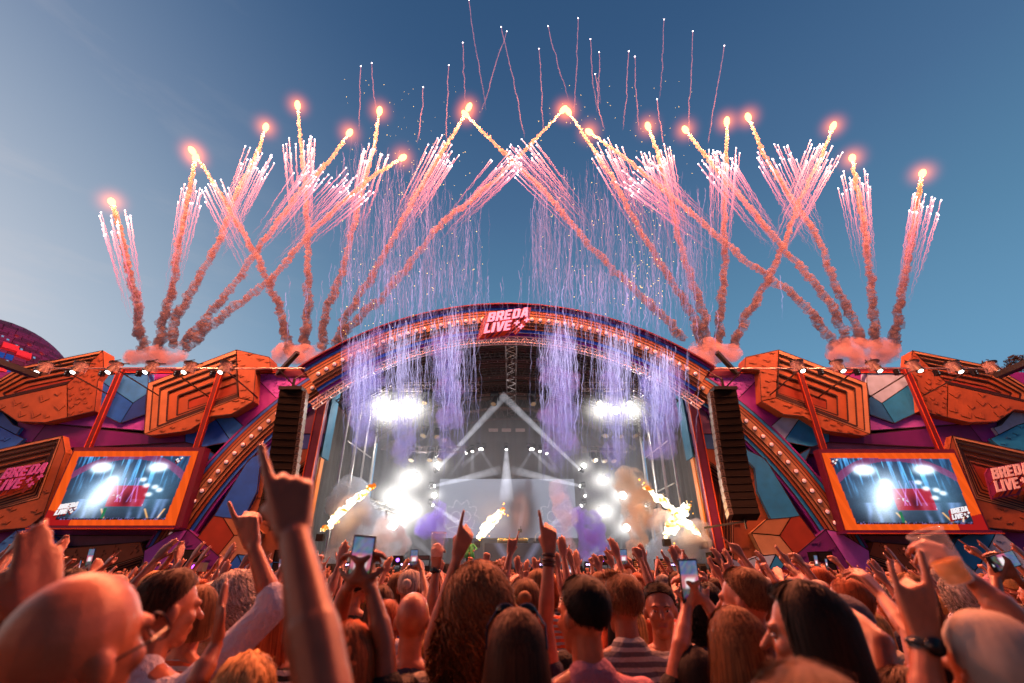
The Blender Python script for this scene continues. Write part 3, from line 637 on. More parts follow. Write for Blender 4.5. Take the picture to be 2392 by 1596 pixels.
# ---- hanging loudspeaker arrays
cabm = [mat('cab_black', (9,8,9), .8, spec=.2, var=.2), mat('cab_plate', (86,82,80), .5, .3), mat('cab_hole', (4,4,4), .9)]
q = MB(); q.box((-.66,-.35,-.2), (.66,.4,.2)); cab_body = q.mesh('cabinet', cabm)
q = MB(); q.box((-.66,-.40,-.185), (.66,-.352,.185)); grille_me = q.mesh('grille', mat('grille_mesh', (10,9,10), .85, 0, spec=.15, var=.3, vscale=40))
q = MB(); q.box((-.12,-.36,-.185), (.1,.34,.185)); 
for zz in (-.08, .08): q.cyl((.0,-.362,zz), (.0,-.38,zz), .035, n=8, mi=1)
plate_me = q.mesh('rigging_plate', [cabm[1], cabm[2]])
q = MB(); q.box((-.62,-.43,-.012), (.62,-.401,.012)); slot_me = q.mesh('seam_bar', cabm[2])
for sg in (-1, 1):
    sn = 'left' if sg < 0 else 'right'
    top = D(668 if sg < 0 else 1664, 905, 26); bot = D(628 if sg < 0 else 1706, 1180, 26)
    root = empty('line_array', (bot.x, 26, bot.z), f'tall black hanging loudspeaker array beside the {sn} stage leg', 'loudspeaker array')
    n = 17
    for k in range(n):
        t = k/(n-1); c = top+(bot-top)*t; z = c.z; yy = 26+.0+(-.5*max(0, t-.6)**2*4+.2)
        til = -max(0, t-.55)*.7
        def put(nm, me, off, par=root):
            R = Matrix.Rotation(-sg*.16, 3, 'Z') @ Matrix.Rotation(til, 3, 'X')
            o = link(nm, me, None, par); o.rotation_euler = R.to_euler(); o.location = Vector((c.x, yy, z))+R@Vector(off)-Vector(root.location); return o
        put('cabinet', cab_body, (0,0,0)); put('grille', grille_me, (0,0,0)); put('seam_bar', slot_me, (0,0,.2))
        put('rigging_plate', plate_me, (-sg*.76,0,0))
    q = MB(); q.box((top.x-.7,25.7,top.z+.22), (top.x+.7,26.5,top.z+.42)); q.beam((top.x,26,top.z+.42), (top.x,26,top.z+1.0), .12); q.cyl((top.x,26,top.z+1), (top.x-sg*.5,27.6,14.2), .03); q.build('flying_frame', black, root)
    q = MB(); q.beam((bot.x+sg*.1,26,bot.z-.35), (bot.x-sg*1.6,27.6,bot.z-.55), .1); q.beam((bot.x,26,bot.z-.2), (bot.x,26,bot.z-.75), .07); q.build('pullback_bar', black, root)
# ---- rain-covered lamps on the front pipe
lampx = [(103,853),(184,853),(263,853),(347,853),(434,853),(516,853),(1824,850),(1915,850),(1998,850),(2089,850),(2180,852),(2266,852)]
clear = mat('rain_cover', (190,170,180), .15, alpha=.28, var=.05); lens = emis('lamp_lens', (255,246,238), 14)
q = MB(); q.tube([(0,0,.0),(0,0,-.62)], [.36,.33], 16, cap=False); cov = q.mesh('rain_cover', clear, True)
q = MB(); q.cyl((0,0,.0), (0,0,.06), .38, n=16); q.beam((-.5,0,.1), (.35,.5,.16), .05); q.beam((-.3,-.2,.1), (.1,.1,.3), .04); topm = q.mesh('cover_lid', black)
q = MB(); q.cyl((0,-.0,-.1), (0,-.1,-.3), .16, .19, 10); q.cyl((0,-.1,-.3), (0,-.25,-.66), .2, .22, 12); q.box((-.26,-.08,-.5), (-.2,.08,-.05)); q.box((.2,-.08,-.5), (.26,.08,-.05)); hd = q.mesh('lamp_head', black)
q = MB(); q.cyl((0,-.25,-.661), (0,-.262,-.69), .125, n=14); lm = q.mesh('lamp_lens', lens)
q = MB(); q.box((-.12,-.1,-.35), (.12,.12,0)); q.cyl((0,-.1,-.12), (0,-.16,-.12), .08, n=8); q.cyl((0,-.1,-.26), (0,-.16,-.26), .08, n=8); sm_ = q.mesh('small_fixture', black)
q = MB(); q.cyl((0,-.161,-.12), (0,-.17,-.12), .03, n=8); q.cyl((0,-.161,-.26), (0,-.17,-.26), .03, n=8); smd = q.mesh('fixture_lens', emis('dim_lens', (220,200,200), .6))
ordn = ['outermost', 'second from outside', 'third from outside', 'fourth from outside', 'fifth from outside', 'innermost']
for i, (x, y) in enumerate(lampx):
    p = D(x+4, y-18, 25.2); side = 'left' if i < 6 else 'right'; k = i if i < 6 else 11-i
    r = empty('stage_lamp', p, f'lit lamp in a clear rain cover, {ordn[k]} of the {side} row', 'stage lamp', 'lamps in rain covers along the front pipes', rz=(-.25 if i < 6 else .25))
    for nm, me in (('rain_cover', cov), ('cover_lid', topm), ('lamp_head', hd), ('lamp_lens', lm)): o = link(nm, me, None, r, (0,0,0))
    if i not in (0, 6):
        p2 = D(x-(26 if i < 6 else 33)+ (0 if i<6 else 0), y-2, 25.2)
        r2 = empty('small_fixture', p2, f'small black fixture left of the lamp {ordn[k]} of the {side} row', 'stage fixture')
        link('fixture_body', sm_, None, r2, (0,0,0)); link('fixture_lens', smd, None, r2, (0,0,0))
for sg, xs in ((-1, (78, 700)), (1, (1640, 2300))):
    a, b = D(xs[0], 846, 25.2), D(xs[1], 846, 25.2); a.z = b.z = (a.z+b.z)/2
    sn = 'left' if sg < 0 else 'right'
    r = empty('lamp_pipe', (a.x, 25.2, a.z), f'long pale pipe carrying the covered lamps on the {sn}', 'lighting pipe')
    q = MB(); q.cyl(a, b, .045, n=8); q.build('pipe', mat('pipe_pale', (190,180,186), .3, .5), r)
    e0 = D(80, 862, 25) if sg < 0 else D(2290, 862, 25); e1 = D(-40, 818, 22) if sg < 0 else D(2400, 815, 22)
    q = MB(); q.beam(e0, e1, .45, .3); q.build('end_boom', black, r)
    for k in range(5):
        x = a.x+(b.x-a.x)*(k+.5)/5; q = MB(); q.beam((x,25.2,a.z), (x,29.5,a.z-.3), .06); q.build('bracket_arm', dsteel, r)
# ---- tiled dome far left
cdm = Vector((-59.34, 46, 18.23)); R0 = 9.42
dm0 = D(145, 822, 44); 
root = empty('tiled_dome', (cdm.x, cdm.y, 0), 'purple tiled dome with pink boxes and blue windows rising behind the left wall', 'dome')
q = MB(); q.cyl((cdm.x,cdm.y,0), (cdm.x,cdm.y,cdm.z), R0*.98, n=48); q.build('drum', mat('dome_shell', (58,20,52), .7), root, True)
q = MB(); q.sphere(cdm, R0, 64, 40); q.build('shell', mat('dome_shell', (58,20,52), .7), root, True)
tm = [mat('dome_tile', (96,44,112), .6, var=.25, vscale=.25), mat('dome_tile_dark', (72,34,84), .6, var=.25, vscale=.25)]
def dome_pt(az, el, r=R0):
    return cdm+Vector((r*math.cos(el)*math.sin(az), -r*math.cos(el)*math.cos(az), r*math.sin(el)))
def onscreen(p):
    d = p-Vector((0,0,H)); zc = d.y*math.cos(PITCH)+d.z*math.sin(PITCH); yc = -d.y*math.sin(PITCH)+d.z*math.cos(PITCH)
    return (1196+FPX*d.x/zc)/K, (798-FPX*yc/zc)/K
q = MB(); q.box((-.5,-.06,-.5), (.5,.06,.5)); tile_me = [q.mesh('tile', m) for m in tm]
cand = []
PIT = 2.7
for ri in range(46):
    el = math.radians(-32+ri*PIT); rowlen = R0*math.cos(el)*math.radians(130); nt_ = max(2, int(rowlen/1.05))
    for j in range(nt_):
        az = math.radians(-10+130*(j+.5*(ri%2))/nt_); p = dome_pt(az, el); sxp, syp = onscreen(p)
        if -30 < sxp < 165 and 700 < syp < 1010: cand.append((abs(sxp-60)+abs(syp-800), az, el, rowlen/nt_, ri))
cand.sort()
stuffq = MB()
def tile_m(az, el):
    nrm = (dome_pt(az, el)-cdm).normalized(); xax = Vector((math.cos(az), math.sin(az), 0)); zax = xax.cross(nrm).normalized()*-1
    if zax.z < 0: zax = -zax
    return Matrix((xax, nrm, zax)).transposed().to_4x4()
for i, (_, az, el, w, ri) in enumerate(cand[:290]):
    o = link('tile', tile_me[random.random() < .4], None, root)
    M = Matrix.Translation(dome_pt(az, el, R0+.02)-Vector(root.location)) @ tile_m(az, el) @ Matrix.Diagonal((w*.94, .7, R0*math.radians(PIT)*.9, 1))
    o.matrix_local = M
for _, az, el, w, ri in cand[290:]:
    M = Matrix.Translation(dome_pt(az, el, R0+.02)) @ tile_m(az, el) @ Matrix.Diagonal((w*.94, .1, R0*math.radians(PIT)*.9, 1))
    stuffq.add([M@Vector(v) for v in ((-.5,.5,-.5),(.5,.5,-.5),(.5,.5,.5),(-.5,.5,.5))], [(0,1,2,3)])
if stuffq.v: tag(stuffq.build('tile', tm[0], root), kind='stuff')
def dome_hit(px, py):
    p0 = Vector((0,0,H)); d = (D(px, py, 10)-p0).normalized(); oc = p0-cdm; b = oc.dot(d); c = oc.dot(oc)-R0*R0; disc = b*b-c
    if disc < 0: return None
    p = p0+d*(-b-math.sqrt(disc)); n = (p-cdm).normalized(); return math.atan2(n.x, -n.y), math.asin(n.z)
def on_dome(name, px, py, boxes, mats):
    h = dome_hit(px, py)
    if not h: return
    q = MB(); [q.box(a, b, i) for a, b, i in boxes]; me = q.mesh(name, mats); o = link(name, me, None, root)
    o.matrix_local = Matrix.Translation(dome_pt(*h, R0)-Vector(root.location)) @ tile_m(*h)
pk = mat('dome_pink', (206,60,90), .5); bl_ = mat('dome_window_blue', (20,80,190), .3, emit=.25); cy = mat('dome_stud', (90,180,240), .4, emit=.25); mr = mat('dome_disc', (110,24,60), .4)
for px, py in ((20,800),(50,817),(-5,845)): on_dome('pink_box', px, py, [((-.62,-.1,-.38),(.62,.35,.38),0)], [pk])
for px, py in ((10,818),(24,856)): on_dome('window', px, py, [((-.62,-.1,-.32),(-.05,.12,.32),0),((.05,-.1,-.32),(.62,.12,.32),0)], [bl_])
for px, py in ((5,773),(17,781),(37,795),(48,803),(66,816),(77,822),(15,830),(26,837),(4,872),(93,832),(-5,866)): on_dome('stud', px, py, [((-.10,-.1,-.12),(.10,.1,.12),0)], [cy])
for px, py in ((38,772),(67,792),(95,812)):
    h = dome_hit(px, py)
    if h:
        q = MB(); q.sphere((0,0,0), (.3,.16,.3), 14, 8); o = link('disc', q.mesh('disc', mr, True), None, root); o.matrix_local = Matrix.Translation(dome_pt(*h, R0)-Vector(root.location)) @ tile_m(*h)
# ------------------------------------------------------------------ stage kit
def stage_pt(px, py, Y): return D(px, py, Y)
for sg, (xa, xb), zz in ((-1, (868,1100), 888), (1, (1335,1520), 888)):
    sn = 'left' if sg < 0 else 'right'
    a, b = D(xa, zz, 31.5), D(xb, zz, 31.5); b.z = a.z
    r = empty('lighting_truss', (a+b)/2, f'dark horizontal lighting truss under the {sn} half of the roof', 'lighting truss'); truss(a, b, .5, 16, .035, mat('truss_mid', (120,110,112), .4, .6), r)
    for x in (a.x+.4, b.x-.4): q = MB(); q.cyl((x,31.5,a.z), (x,31.5,a.z+3.5), .02, n=5); q.build('chain', dsteel, r)
    a, b = D(948 if sg < 0 else 1333, 1032, 36), D(1072 if sg < 0 else 1440, 1032, 36); b.z = a.z
    r = empty('lighting_truss', (a+b)/2, f'lower lighting truss deeper in the {sn} half of the stage', 'lighting truss'); truss(a, b, .4, 12, .03, mat('truss_mid', (120,110,112), .4, .6), r)
    a, b = (D(812,1140,31), D(905,1172,34)) if sg < 0 else (D(1445,1180,34), D(1530,1140,31))
    r = empty('side_truss', (a+b)/2, f'short truss with little white lamps reaching in from the {sn} wing', 'lighting truss'); truss(a, b, .4, 8, .035, sp, r)
    for k in range(4):
        p = a+(b-a)*(.2+.2*k); q = MB(); q.cyl(p-Vector((0,0,.2)), p-Vector((0,.1,.75)), .1, .14, 8); q.build('small_lamp', mat('lamp_silver', (200,195,190), .3, .4), r)
bbm = {}
def light_beam(r, frm, to, r0, r1, s, col=(225,226,238)):
    'self-glowing cone painted in for a beam in haze, a child of its lamp'
    d = Vector(to)-Vector(frm); L = d.length
    key = 'glow_cone_%d' % int(s*100)
    if key not in MC:
        m = bpy.data.materials.new(key); m.use_nodes = True; t = m.node_tree
        for n in list(t.nodes): t.nodes.remove(n)
        tcn = t.nodes.new('ShaderNodeTexCoord'); sp_ = t.nodes.new('ShaderNodeSeparateXYZ'); t.links.new(tcn.outputs['Generated'], sp_.inputs[0])
        mr = t.nodes.new('ShaderNodeMapRange'); mr.inputs[1].default_value = 0; mr.inputs[2].default_value = 1; mr.inputs[3].default_value = s; mr.inputs[4].default_value = s*.06
        t.links.new(sp_.outputs[2], mr.inputs[0])
        ns = t.nodes.new('ShaderNodeTexNoise'); ns.inputs['Scale'].default_value = 1.2; t.links.new(tcn.outputs['Object'], ns.inputs['Vector'])
        mm = t.nodes.new('ShaderNodeMath'); mm.operation = 'MULTIPLY'; t.links.new(mr.outputs[0], mm.inputs[0]); t.links.new(ns.outputs['Fac'], mm.inputs[1])
        e = t.nodes.new('ShaderNodeEmission'); e.inputs[0].default_value = (*lin(col), 1); t.links.new(mm.outputs[0], e.inputs[1])
        o = t.nodes.new('ShaderNodeOutputMaterial'); t.links.new(e.outputs[0], o.inputs[1]); MC[key] = m
    q = MB(); q.tube([(0,0,L*i/6) for i in range(7)], [r0+(r1-r0)*i/6 for i in range(7)], 14)
    o = link('light_beam', q.mesh('light_beam', MC[key]), None, r); o.rotation_euler = d.to_track_quat('Z', 'Y').to_euler(); o.location = Vector(frm)-Vector(r.location); return o
q = MB(); q.box((-.2,-.16,.28), (.2,.16,.42)); q.box((-.24,-.06,-.05), (-.19,.06,.3)); q.box((.19,-.06,-.05), (.24,.06,.3)); yoke = q.mesh('yoke', black)
q = MB(); q.cyl((0,0,-.3), (0,0,.18), .17, .13, 12); headm = q.mesh('head', black)
q = MB(); q.cyl((0,0,-.301), (0,0,-.32), .13, n=12); lens_on = q.mesh('lens', emis('beam_lens', (255,250,240), 25)); lens_off = q.mesh('lens', mat('glass_dark', (150,130,100), .1, .3))
def mover(p, label, target=None, on=False, group=None, s=1.0):
    r = empty('moving_head_light', p, label, 'stage light', group)
    for nm, me in (('yoke', yoke), ('head', headm), ('lens', lens_on if on else lens_off)):
        o = link(nm, me, None, r, (0,0,0)); o.scale = (s,s,s)
        if nm != 'yoke' and target is not None:
            d = Vector(p)-Vector(target); o.rotation_euler = d.to_track_quat('Z', 'Y').to_euler()
    return r
offs = [(902,915,31.5,'left of the pair on the upper left truss'),(979,915,31.5,'right of the pair on the upper left truss'),(1376,915,31.5,'left of the pair on the upper right truss'),(1441,915,31.5,'right of the pair on the upper right truss'),
 (948,1046,36,'leftmost under the lower left truss'),(990,1046,36,'middle one under the lower left truss'),(1014,1044,36,'rightmost under the lower left truss'),(1362,1046,36,'leftmost under the lower right truss'),(1384,1048,36,'middle one under the lower right truss'),(1404,1048,36,'rightmost under the lower right truss'),
 (976,990,34,'left of three beneath the left flood bank'),(1003,992,34,'middle of three beneath the left flood bank'),(1020,1000,34,'right of three beneath the left flood bank'),(1390,990,34,'left of three beneath the right flood bank'),(1420,992,34,'middle of three beneath the right flood bank'),(1452,990,34,'right of three beneath the right flood bank'),
 (1135,918,33,'left of two high above the video wall'),(1220,918,33,'right of two high above the video wall')]
for x, y, Y, l in offs:
    p = D(x, y, Y); mover(p, f'dark hanging spotlight, {l}', p+Vector((random.uniform(-.3,.3), -.5, -1)), s=1.5)
cp = mat('panel_pale', (150,126,122), .5)
for i, x in enumerate((1132,1162,1194)):
    a = D(x, 987, 40); q = MB(); q.box((a.x-.42,a.y,a.z-.14), (a.x+.42,a.y+.1,a.z+.14)); o = q.build('hanging_board', cp); tag(o, 'small pale horizontal panel, '+('left','middle','right')[i]+' of three hanging over the video wall', 'panel')
# blinding flood lamps
FL = [(878,938,31.8,1.0),(908,940,31.8,1.05),(940,938,31.8,1.0),(1380,942,31.8,.8),(1413,942,31.8,.8),(1448,942,31.8,.8),
      (1003,1067,37,.55),(944,1097,36.5,.95),(905,1139,35,.9),(943,1172,36,.95),(903,1205,35,.9),(997,1137,38,.5),(1340,1069,38,.5),(1384,1102,37,.75),(1429,1137,36,.8),(1386,1174,37,.8),(1438,1211,36,.7),(1343,1138,38,.2)]
fe = emis('flood_glare', (255,250,240), 60)
gl = glowvol('flood_halo', (250,240,228), 2.0, (255,252,245), 4.6)  # glowing sphere added round each flood to paint its bloom
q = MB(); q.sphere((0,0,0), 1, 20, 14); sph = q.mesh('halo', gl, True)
q = MB(); q.cyl((0,0,0), (0,.3,0), .36, .22, 16); q.box((-.46,.05,-.05), (-.4,.2,.5)); q.box((.4,.05,-.05), (.46,.2,.5)); q.box((-.46,.05,.45), (.46,.2,.5)); fh = q.mesh('flood_housing', black)
q = MB(); q.cyl((0,-.012,0), (0,-.004,0), .34, n=18); fl_ = q.mesh('flood_face', fe)
posn = ['left of the three in the upper left bank','middle of the upper left bank','right of the upper left bank','left of the three in the upper right bank','middle of the upper right bank','right of the upper right bank','small one beside the foot of the left beam','largest glare left of the video wall','left one of the big left cluster','brightest low one in the left cluster','lowest of the left cluster, above the smoke','tiny one just left of the video wall','small one beside the foot of the right beam','upper one right of the video wall','rightmost one of the right group','second lowest of the right group','lowest one shining through the orange smoke','short bar just right of the video wall']
for (x, y, Y, s), l in zip(FL, posn):
    p = D(x, y, Y); r = empty('flood_light', p, f'blinding white flood, {l}', 'flood light')
    for nm, me in (('flood_housing', fh), ('flood_face', fl_)): o = link(nm, me, None, r, (0,0,0)); o.scale = (s,s,s)
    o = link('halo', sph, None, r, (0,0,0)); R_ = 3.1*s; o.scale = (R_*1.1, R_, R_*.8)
    L = bpy.data.lights.new('flood_lamp', 'POINT'); L.energy = 340*s; L.shadow_soft_size = .35; L.color = (1,.96,.9); lo = bpy.data.objects.new('flood_lamp', L); COL.objects.link(lo); lo.parent = r; lo.location = (0,-.5,0)
# beams
BM = [((1000,1082),(1162,905),37,.12,.42,2.4,'tall beam crossing upwards from the left of the video wall'),((1335,1082),(1150,905),37,.12,.42,2.4,'tall beam crossing upwards from the right of the video wall'),
 ((990,1117),(1150,1078),37,.12,.42,2.2,'flat beam from the left across the video wall'),((1338,1117),(1172,1078),37,.12,.42,2.2,'flat beam from the right across the video wall'),
 ((988,1156),(1075,1215),37,.12,.28,3.0,'beam slanting down from the left edge of the video wall'),((1340,1157),(1235,1225),37,.12,.2,2.2,'beam slanting down from the right edge of the video wall'),
 ((1162,1026),(1162,1150),39,.12,.75,2.0,'centre beam falling straight down above the video wall'),((1111,1027),(1060,1070),39,.1,.25,1.6,'fourth from left of the left fan, aimed out'),((1084,1031),(1084,1090),39,.1,.24,1.2,'second from left of the left fan, aimed down'),
 ((1098,1026),(1140,1090),39,.1,.22,1.0,'third from left of the left fan, aimed inwards'),((1073,1035),(1030,1095),39,.1,.2,.9,'outermost of the left fan'),((1213,1027),(1275,1085),39,.1,.3,1.5,'innermost of the right fan, aimed out'),((1239,1031),(1239,1090),39,.1,.24,1.2,'third of the right fan, aimed down'),
 ((1226,1026),(1185,1090),39,.1,.22,1.0,'second of the right fan, aimed inwards'),((1252,1036),(1285,1090),39,.1,.22,.9,'outermost of the right fan'),
 ((1180,1290),(1205,1130),37,.12,.3,.5,'beam rising behind the mixing desk'),((1320,1300),(1430,1215),35,.1,.32,1.0,'low beam rising to the right of the stage'),((1010,1290),(945,1235),35,.1,.32,1.0,'low beam rising on the left of the stage')]
for a, b, Y, r0, r1, s, l in BM:
    p = D(*a, Y); t = D(*b, Y-1.0); r = mover(p, f'lit lamp with {l}', t, True, s=.8)
    light_beam(r, p, t, r0*.9, r1*.85, s*1.7)  # beam is a cone with its own glow, added to paint lit haze
# video wall and mixing desk
def wall_img(nx, ny):
    u, v = np.meshgrid(np.linspace(0, 1, nx), np.linspace(0, 1, ny)); A = np.array
    img = np.ones((ny, nx, 3))*A(lin((160,166,186))); img *= (.78+.3*fbm(nx, ny, (3,2), 3, 5))[..., None]
    def over(m, c):
        nonlocal img; img = img*(1-m[..., None])+A(c)*m[..., None]
    g = lambda cx, cy, sx, sy: np.exp(-(((u-cx)/sx)**2+((v-cy)/sy)**2)**2)
    over(g(.615,.38,.11,.55)*1.0, lin((46,34,42))); over(g(.60,.40,.06,.33)*.75, lin((176,120,112))); over(g(.66,.88,.03,.16)*.75, lin((90,76,86))); over(g(.585,.5,.05,.1)*.5, lin((70,56,66)))
    over(g(.53,.05,.14,.16)*.5, lin((120,100,116)))
    over(g(.13,.15,.14,.3)*.35, lin((190,130,210))); over(g(.9,.4,.08,.5)*.35, lin((190,130,210)))
    for cx, s in ((.17,1),(.86,-1)):
        x = (u-cx)*s*2.55; y = v-.3; r_ = np.hypot(x, y*1.05); th = np.arctan2(y, x)
        rad = .26+.10*np.abs(((th*5/np.pi) % 1)-.5)*2; ln = (np.abs(r_-rad) < .008)&(y > .02); over(ln*.75, lin((220,214,226)))
        for ex in (-.09,.09): over((np.abs(np.hypot(x-ex, y-.05)-.085) < .008)*.7, lin((220,214,226)))
        over(((np.abs(y+.13+.2*x*x*4-.02) < .008)&(np.abs(x) < .24))*.7, lin((220,214,226)))
        over((np.abs(np.hypot(x+.02, (y+.02)*1.3)-.27) < .007)*(y < 0)*.6, lin((220,214,226)))
    return img
vm = attr_mat('video_wall_image', 'img', .85); a, b = D(1010,1100,41), D(1325,1235,41)
r = empty('video_wall', ((a.x+b.x)/2, 41, b.z), 'wide pale grey video wall with a blurred close-up hanging at the back of the stage', 'video wall')
led(r, a.x, b.x, b.z, a.z, 40.9, wall_img(180, 84), vm); q = MB(); q.box((a.x-.05,40.93,b.z-.05), (b.x+.05,41.2,a.z+.05)); q.build('casing', black, r)
def desk_img(nx, ny):
    u, v = np.meshgrid(np.linspace(0, 1, nx), np.linspace(0, 1, ny)); img = np.ones((ny, nx, 3))*np.array(lin((52,48,60)))
    sw = np.clip(1-np.abs(np.abs(u-.5)-(.08+.22*v))/.09, 0, 1)*np.clip(v*2, 0, 1); img += sw[..., None]*np.array(lin((140,144,176)))*.8
    s2 = np.clip(1-np.abs(u-.25-.3*v)/.08, 0, 1)*(v < .3); img += s2[..., None]*np.array(lin((170,180,230))); return img
a, b = D(1112,1247,34.5), D(1266,1306,34.5)
r = empty('mixing_desk', ((a.x+b.x)/2, 34.5, 2.02), 'mixing desk with a dark glossy video front and a brass tube along its top', 'mixing desk')
q = MB(); q.box((a.x,34.55,2.02), (b.x,36,a.z)); q.build('desk_body', black, r); led(r, a.x, b.x, max(b.z,2.05), a.z, 34.52, desk_img(80, 30), attr_mat('desk_image', 'img', .55))
q = MB(); q.cyl((a.x+.9,34.7,a.z+.2), (a.x+3.0,34.7,a.z+.2), .17, n=14); q.build('brass_tube', mat('brass', (180,140,70), .25, .9), r, True)
q = MB(); q.box((b.x-1.2,34.7,a.z), (b.x-.5,35.2,a.z+.12)); q.beam((b.x-1,35,a.z), (b.x-.6,35.3,a.z+.45), .3,.03); q.build('player', black, r)
c_ = D(1098, 1215, 34.6)
cs = empty('camera_stand', (D(1193,1225,34.6).x, 35.2, a.z), 'small black camera on a stand behind the mixing desk', 'camera'); q = MB(); x, z = cs.location.x, a.z
q.cyl((x,35.2,z), (x,35.2,z+.8), .03, n=6); q.box((x-.12,35.0,z+.75), (x+.16,35.3,z+.95)); q.box((x+.05,35.05,z+.95), (x+.1,35.1,z+1.15)); q.build('camera_body', black, cs)
fn_ = empty('desk_fan', (D(1238,1235,34.6).x, 35, a.z), 'round silver fan at the right end of the mixing desk', 'fan'); q = MB(); x = fn_.location.x
for k in range(12): pass
q.tube([(x+.28*math.cos(t*math.pi/8),35,a.z+.35+.36*math.sin(t*math.pi/8)) for t in range(17)], .03, 6); q.build('fan_ring', steel, fn_); q = MB()
for k in range(4): q.beam((x,35,a.z+.35), (x+.22*math.cos(k*1.57+.4),35,a.z+.35+.3*math.sin(k*1.57+.4)), .12,.01)
q.build('fan_blades', dsteel, fn_)
# units along the stage edge
ul = emis('purple_led', (150,90,255), 5); wl = emis('lilac_led', (214,190,255), 4)
units = [(770,'floor'),(800,'bar'),(855,'wedge'),(913,'purple'),(933,'bar'),(968,'strobe'),(1030,'wedge'),(1096,'bar'),(1098,'wedge'),(1158,'wedge'),(1245,'bar'),(1315,'strobe'),(1358,'bar'),(1382,'purple'),(1432,'wedge'),(1465,'rack'),(1520,'case'),(1545,'bar'),(1600,'wedge')]
cnt = {}
for i, (x, t) in enumerate(units):
    y = 28.2+(i%2)*.7; p = D(x, 1305, y); X = p.x; nm = {'floor':'floor_speaker','bar':'led_bar','wedge':'stage_monitor','purple':'purple_wash_light','strobe':'strobe_light','rack':'control_rack','case':'equipment_case'}[t]
    cnt[t] = cnt.get(t, 0)+1; od = ['first','second','third','fourth','fifth','sixth'][cnt[t]-1]
    lab = {'floor':'dark floor speaker','bar':'short lilac glowing light bar','wedge':'black wedge stage monitor','purple':'black wash light with a purple lens','strobe':'black strobe light on a riser','rack':'small rack with red and green lights','case':'dark equipment case'}[t]
    r = empty(nm, (X, y, 2.02), f'{lab}, {od} such from the left on the stage edge', 'monitor speaker' if t in ('wedge','floor') else ('stage light' if t in ('bar','purple','strobe') else 'equipment'))
    q = MB()
    if t in ('wedge','floor'):
        q.add([(X-.45,y-.3,2.02),(X+.45,y-.3,2.02),(X+.45,y+.3,2.02),(X-.45,y+.3,2.02),(X-.45,y-.15,2.42),(X+.45,y-.15,2.42),(X+.45,y+.3,2.15),(X-.45,y+.3,2.15)], [(0,3,2,1),(0,1,5,4),(1,2,6,5),(2,3,7,6),(3,0,4,7),(4,5,6,7)]); q.build('monitor_cabinet', black, r)
        q = MB(); q.box((X-.4,y-.32,2.08), (X-.1,y-.301,2.3)); q.box((X+.1,y-.32,2.08), (X+.4,y-.301,2.3)); q.build('socket_plate', dsteel, r)
    elif t == 'bar':
        q.box((X-.35,y-.1,2.25), (X+.35,y+.1,2.52)); q.beam((X-.38,y,2.02), (X-.38,y,2.45), .05); q.beam((X+.38,y,2.02), (X+.38,y,2.45), .05); q.build('bar_housing', black, r)
        for k in range(5): q = MB(); q.cyl((X-.27+.135*k,y-.105,2.38), (X-.27+.135*k,y-.11,2.38), .055, n=8); q.build('led_cell', wl, r)
    elif t == 'purple':
        q.box((X-.28,y-.25,2.35), (X+.28,y+.1,2.85)); q.beam((X-.32,y,2.02), (X-.32,y,2.7), .05); q.beam((X+.32,y,2.02), (X+.32,y,2.7), .05); q.build('light_housing', black, r)
        q = MB(); q.cyl((X,y-.255,2.62), (X,y-.262,2.62), .10, n=12); q.build('light_lens', ul, r)
    elif t == 'strobe':
        q.box((X-.5,y-.35,1.9+.12), (X+.5,y+.4,2.32)); q.build('riser', black, r); q = MB(); q.box((X-.42,y-.2,2.62), (X+.42,y+.0,2.86)); q.beam((X-.4,y,2.32), (X-.44,y,2.7), .05); q.beam((X+.4,y,2.32), (X+.44,y,2.7), .05); q.build('strobe_head', black, r)
        q = MB(); q.box((X-.38,y-.215,2.66), (X+.38,y-.201,2.82)); q.build('strobe_glass', mat('strobe_glass', (70,70,76), .2), r)
    else:
        q.box((X-.35,y-.25,2.02), (X+.35,y+.25,2.66)); q.build('case_body', black, r); q = MB()
        for k in range(5): q.box((X-.28,y-.262,2.1+k*.1), (X+.25,y-.251,2.15+k*.1))
        q.build('rack_panel', mat('rack_green', (60,120,60), .4, emit=.6, ec=(200,60,40)), r)
# side stacks of speakers and dark lamp towers in front of the walls
for i, (x, y0, y1, w, Y, lab) in enumerate(((1648,1266,1312,46,27.2,'right'),(445,1255,1330,34,27.0,'far left'),(1880,1265,1335,38,27.0,'far right'),(660,1255,1320,40,27.2,'left'))):
    a, b = D(x-w/2, y0, Y), D(x+w/2, y0, Y); r = empty('ground_stack', ((a.x+b.x)/2, Y, 0), f'black ground stack of speakers standing {lab} of the stage', 'speaker stack'); z = 0; k = 0
    while z < a.z-.2:
        h = min(.62, a.z-z); q = MB(); q.box((a.x+.04*(k%2), Y-.4, z), (b.x-.03*(k%3), Y+.4, z+h-.03)); q.build('cabinet', cabm[0], r)
        q = MB(); q.box((a.x+.12, Y-.43, z+.06), (b.x-.12, Y-.401, z+h-.09)); q.build('grille', mat('grille_mesh2', (20,17,18), .5, .4), r); z += h; k += 1
for x, lab in ((455,'left'),(1866,'right')):
    p = D(x, 1302, 26.6); r = empty('purple_wash_light', (p.x, 26.6, p.z), f'small wash light with a violet lens beside the far {lab} ground stack', 'stage light'); q = MB(); q.box((p.x-.35,26.4,p.z-.2), (p.x+.35,26.8,p.z+.22)); q.beam((p.x,26.6,p.z-.2), (p.x,26.6,0), .08); q.build('light_housing', mat('housing_grey', (120,110,110), .5), r)
    q = MB(); q.cyl((p.x-.1,26.39,p.z), (p.x-.1,26.38,p.z), .10, n=12); q.build('light_lens', emis('violet_lens', (190,60,255), 14), r)
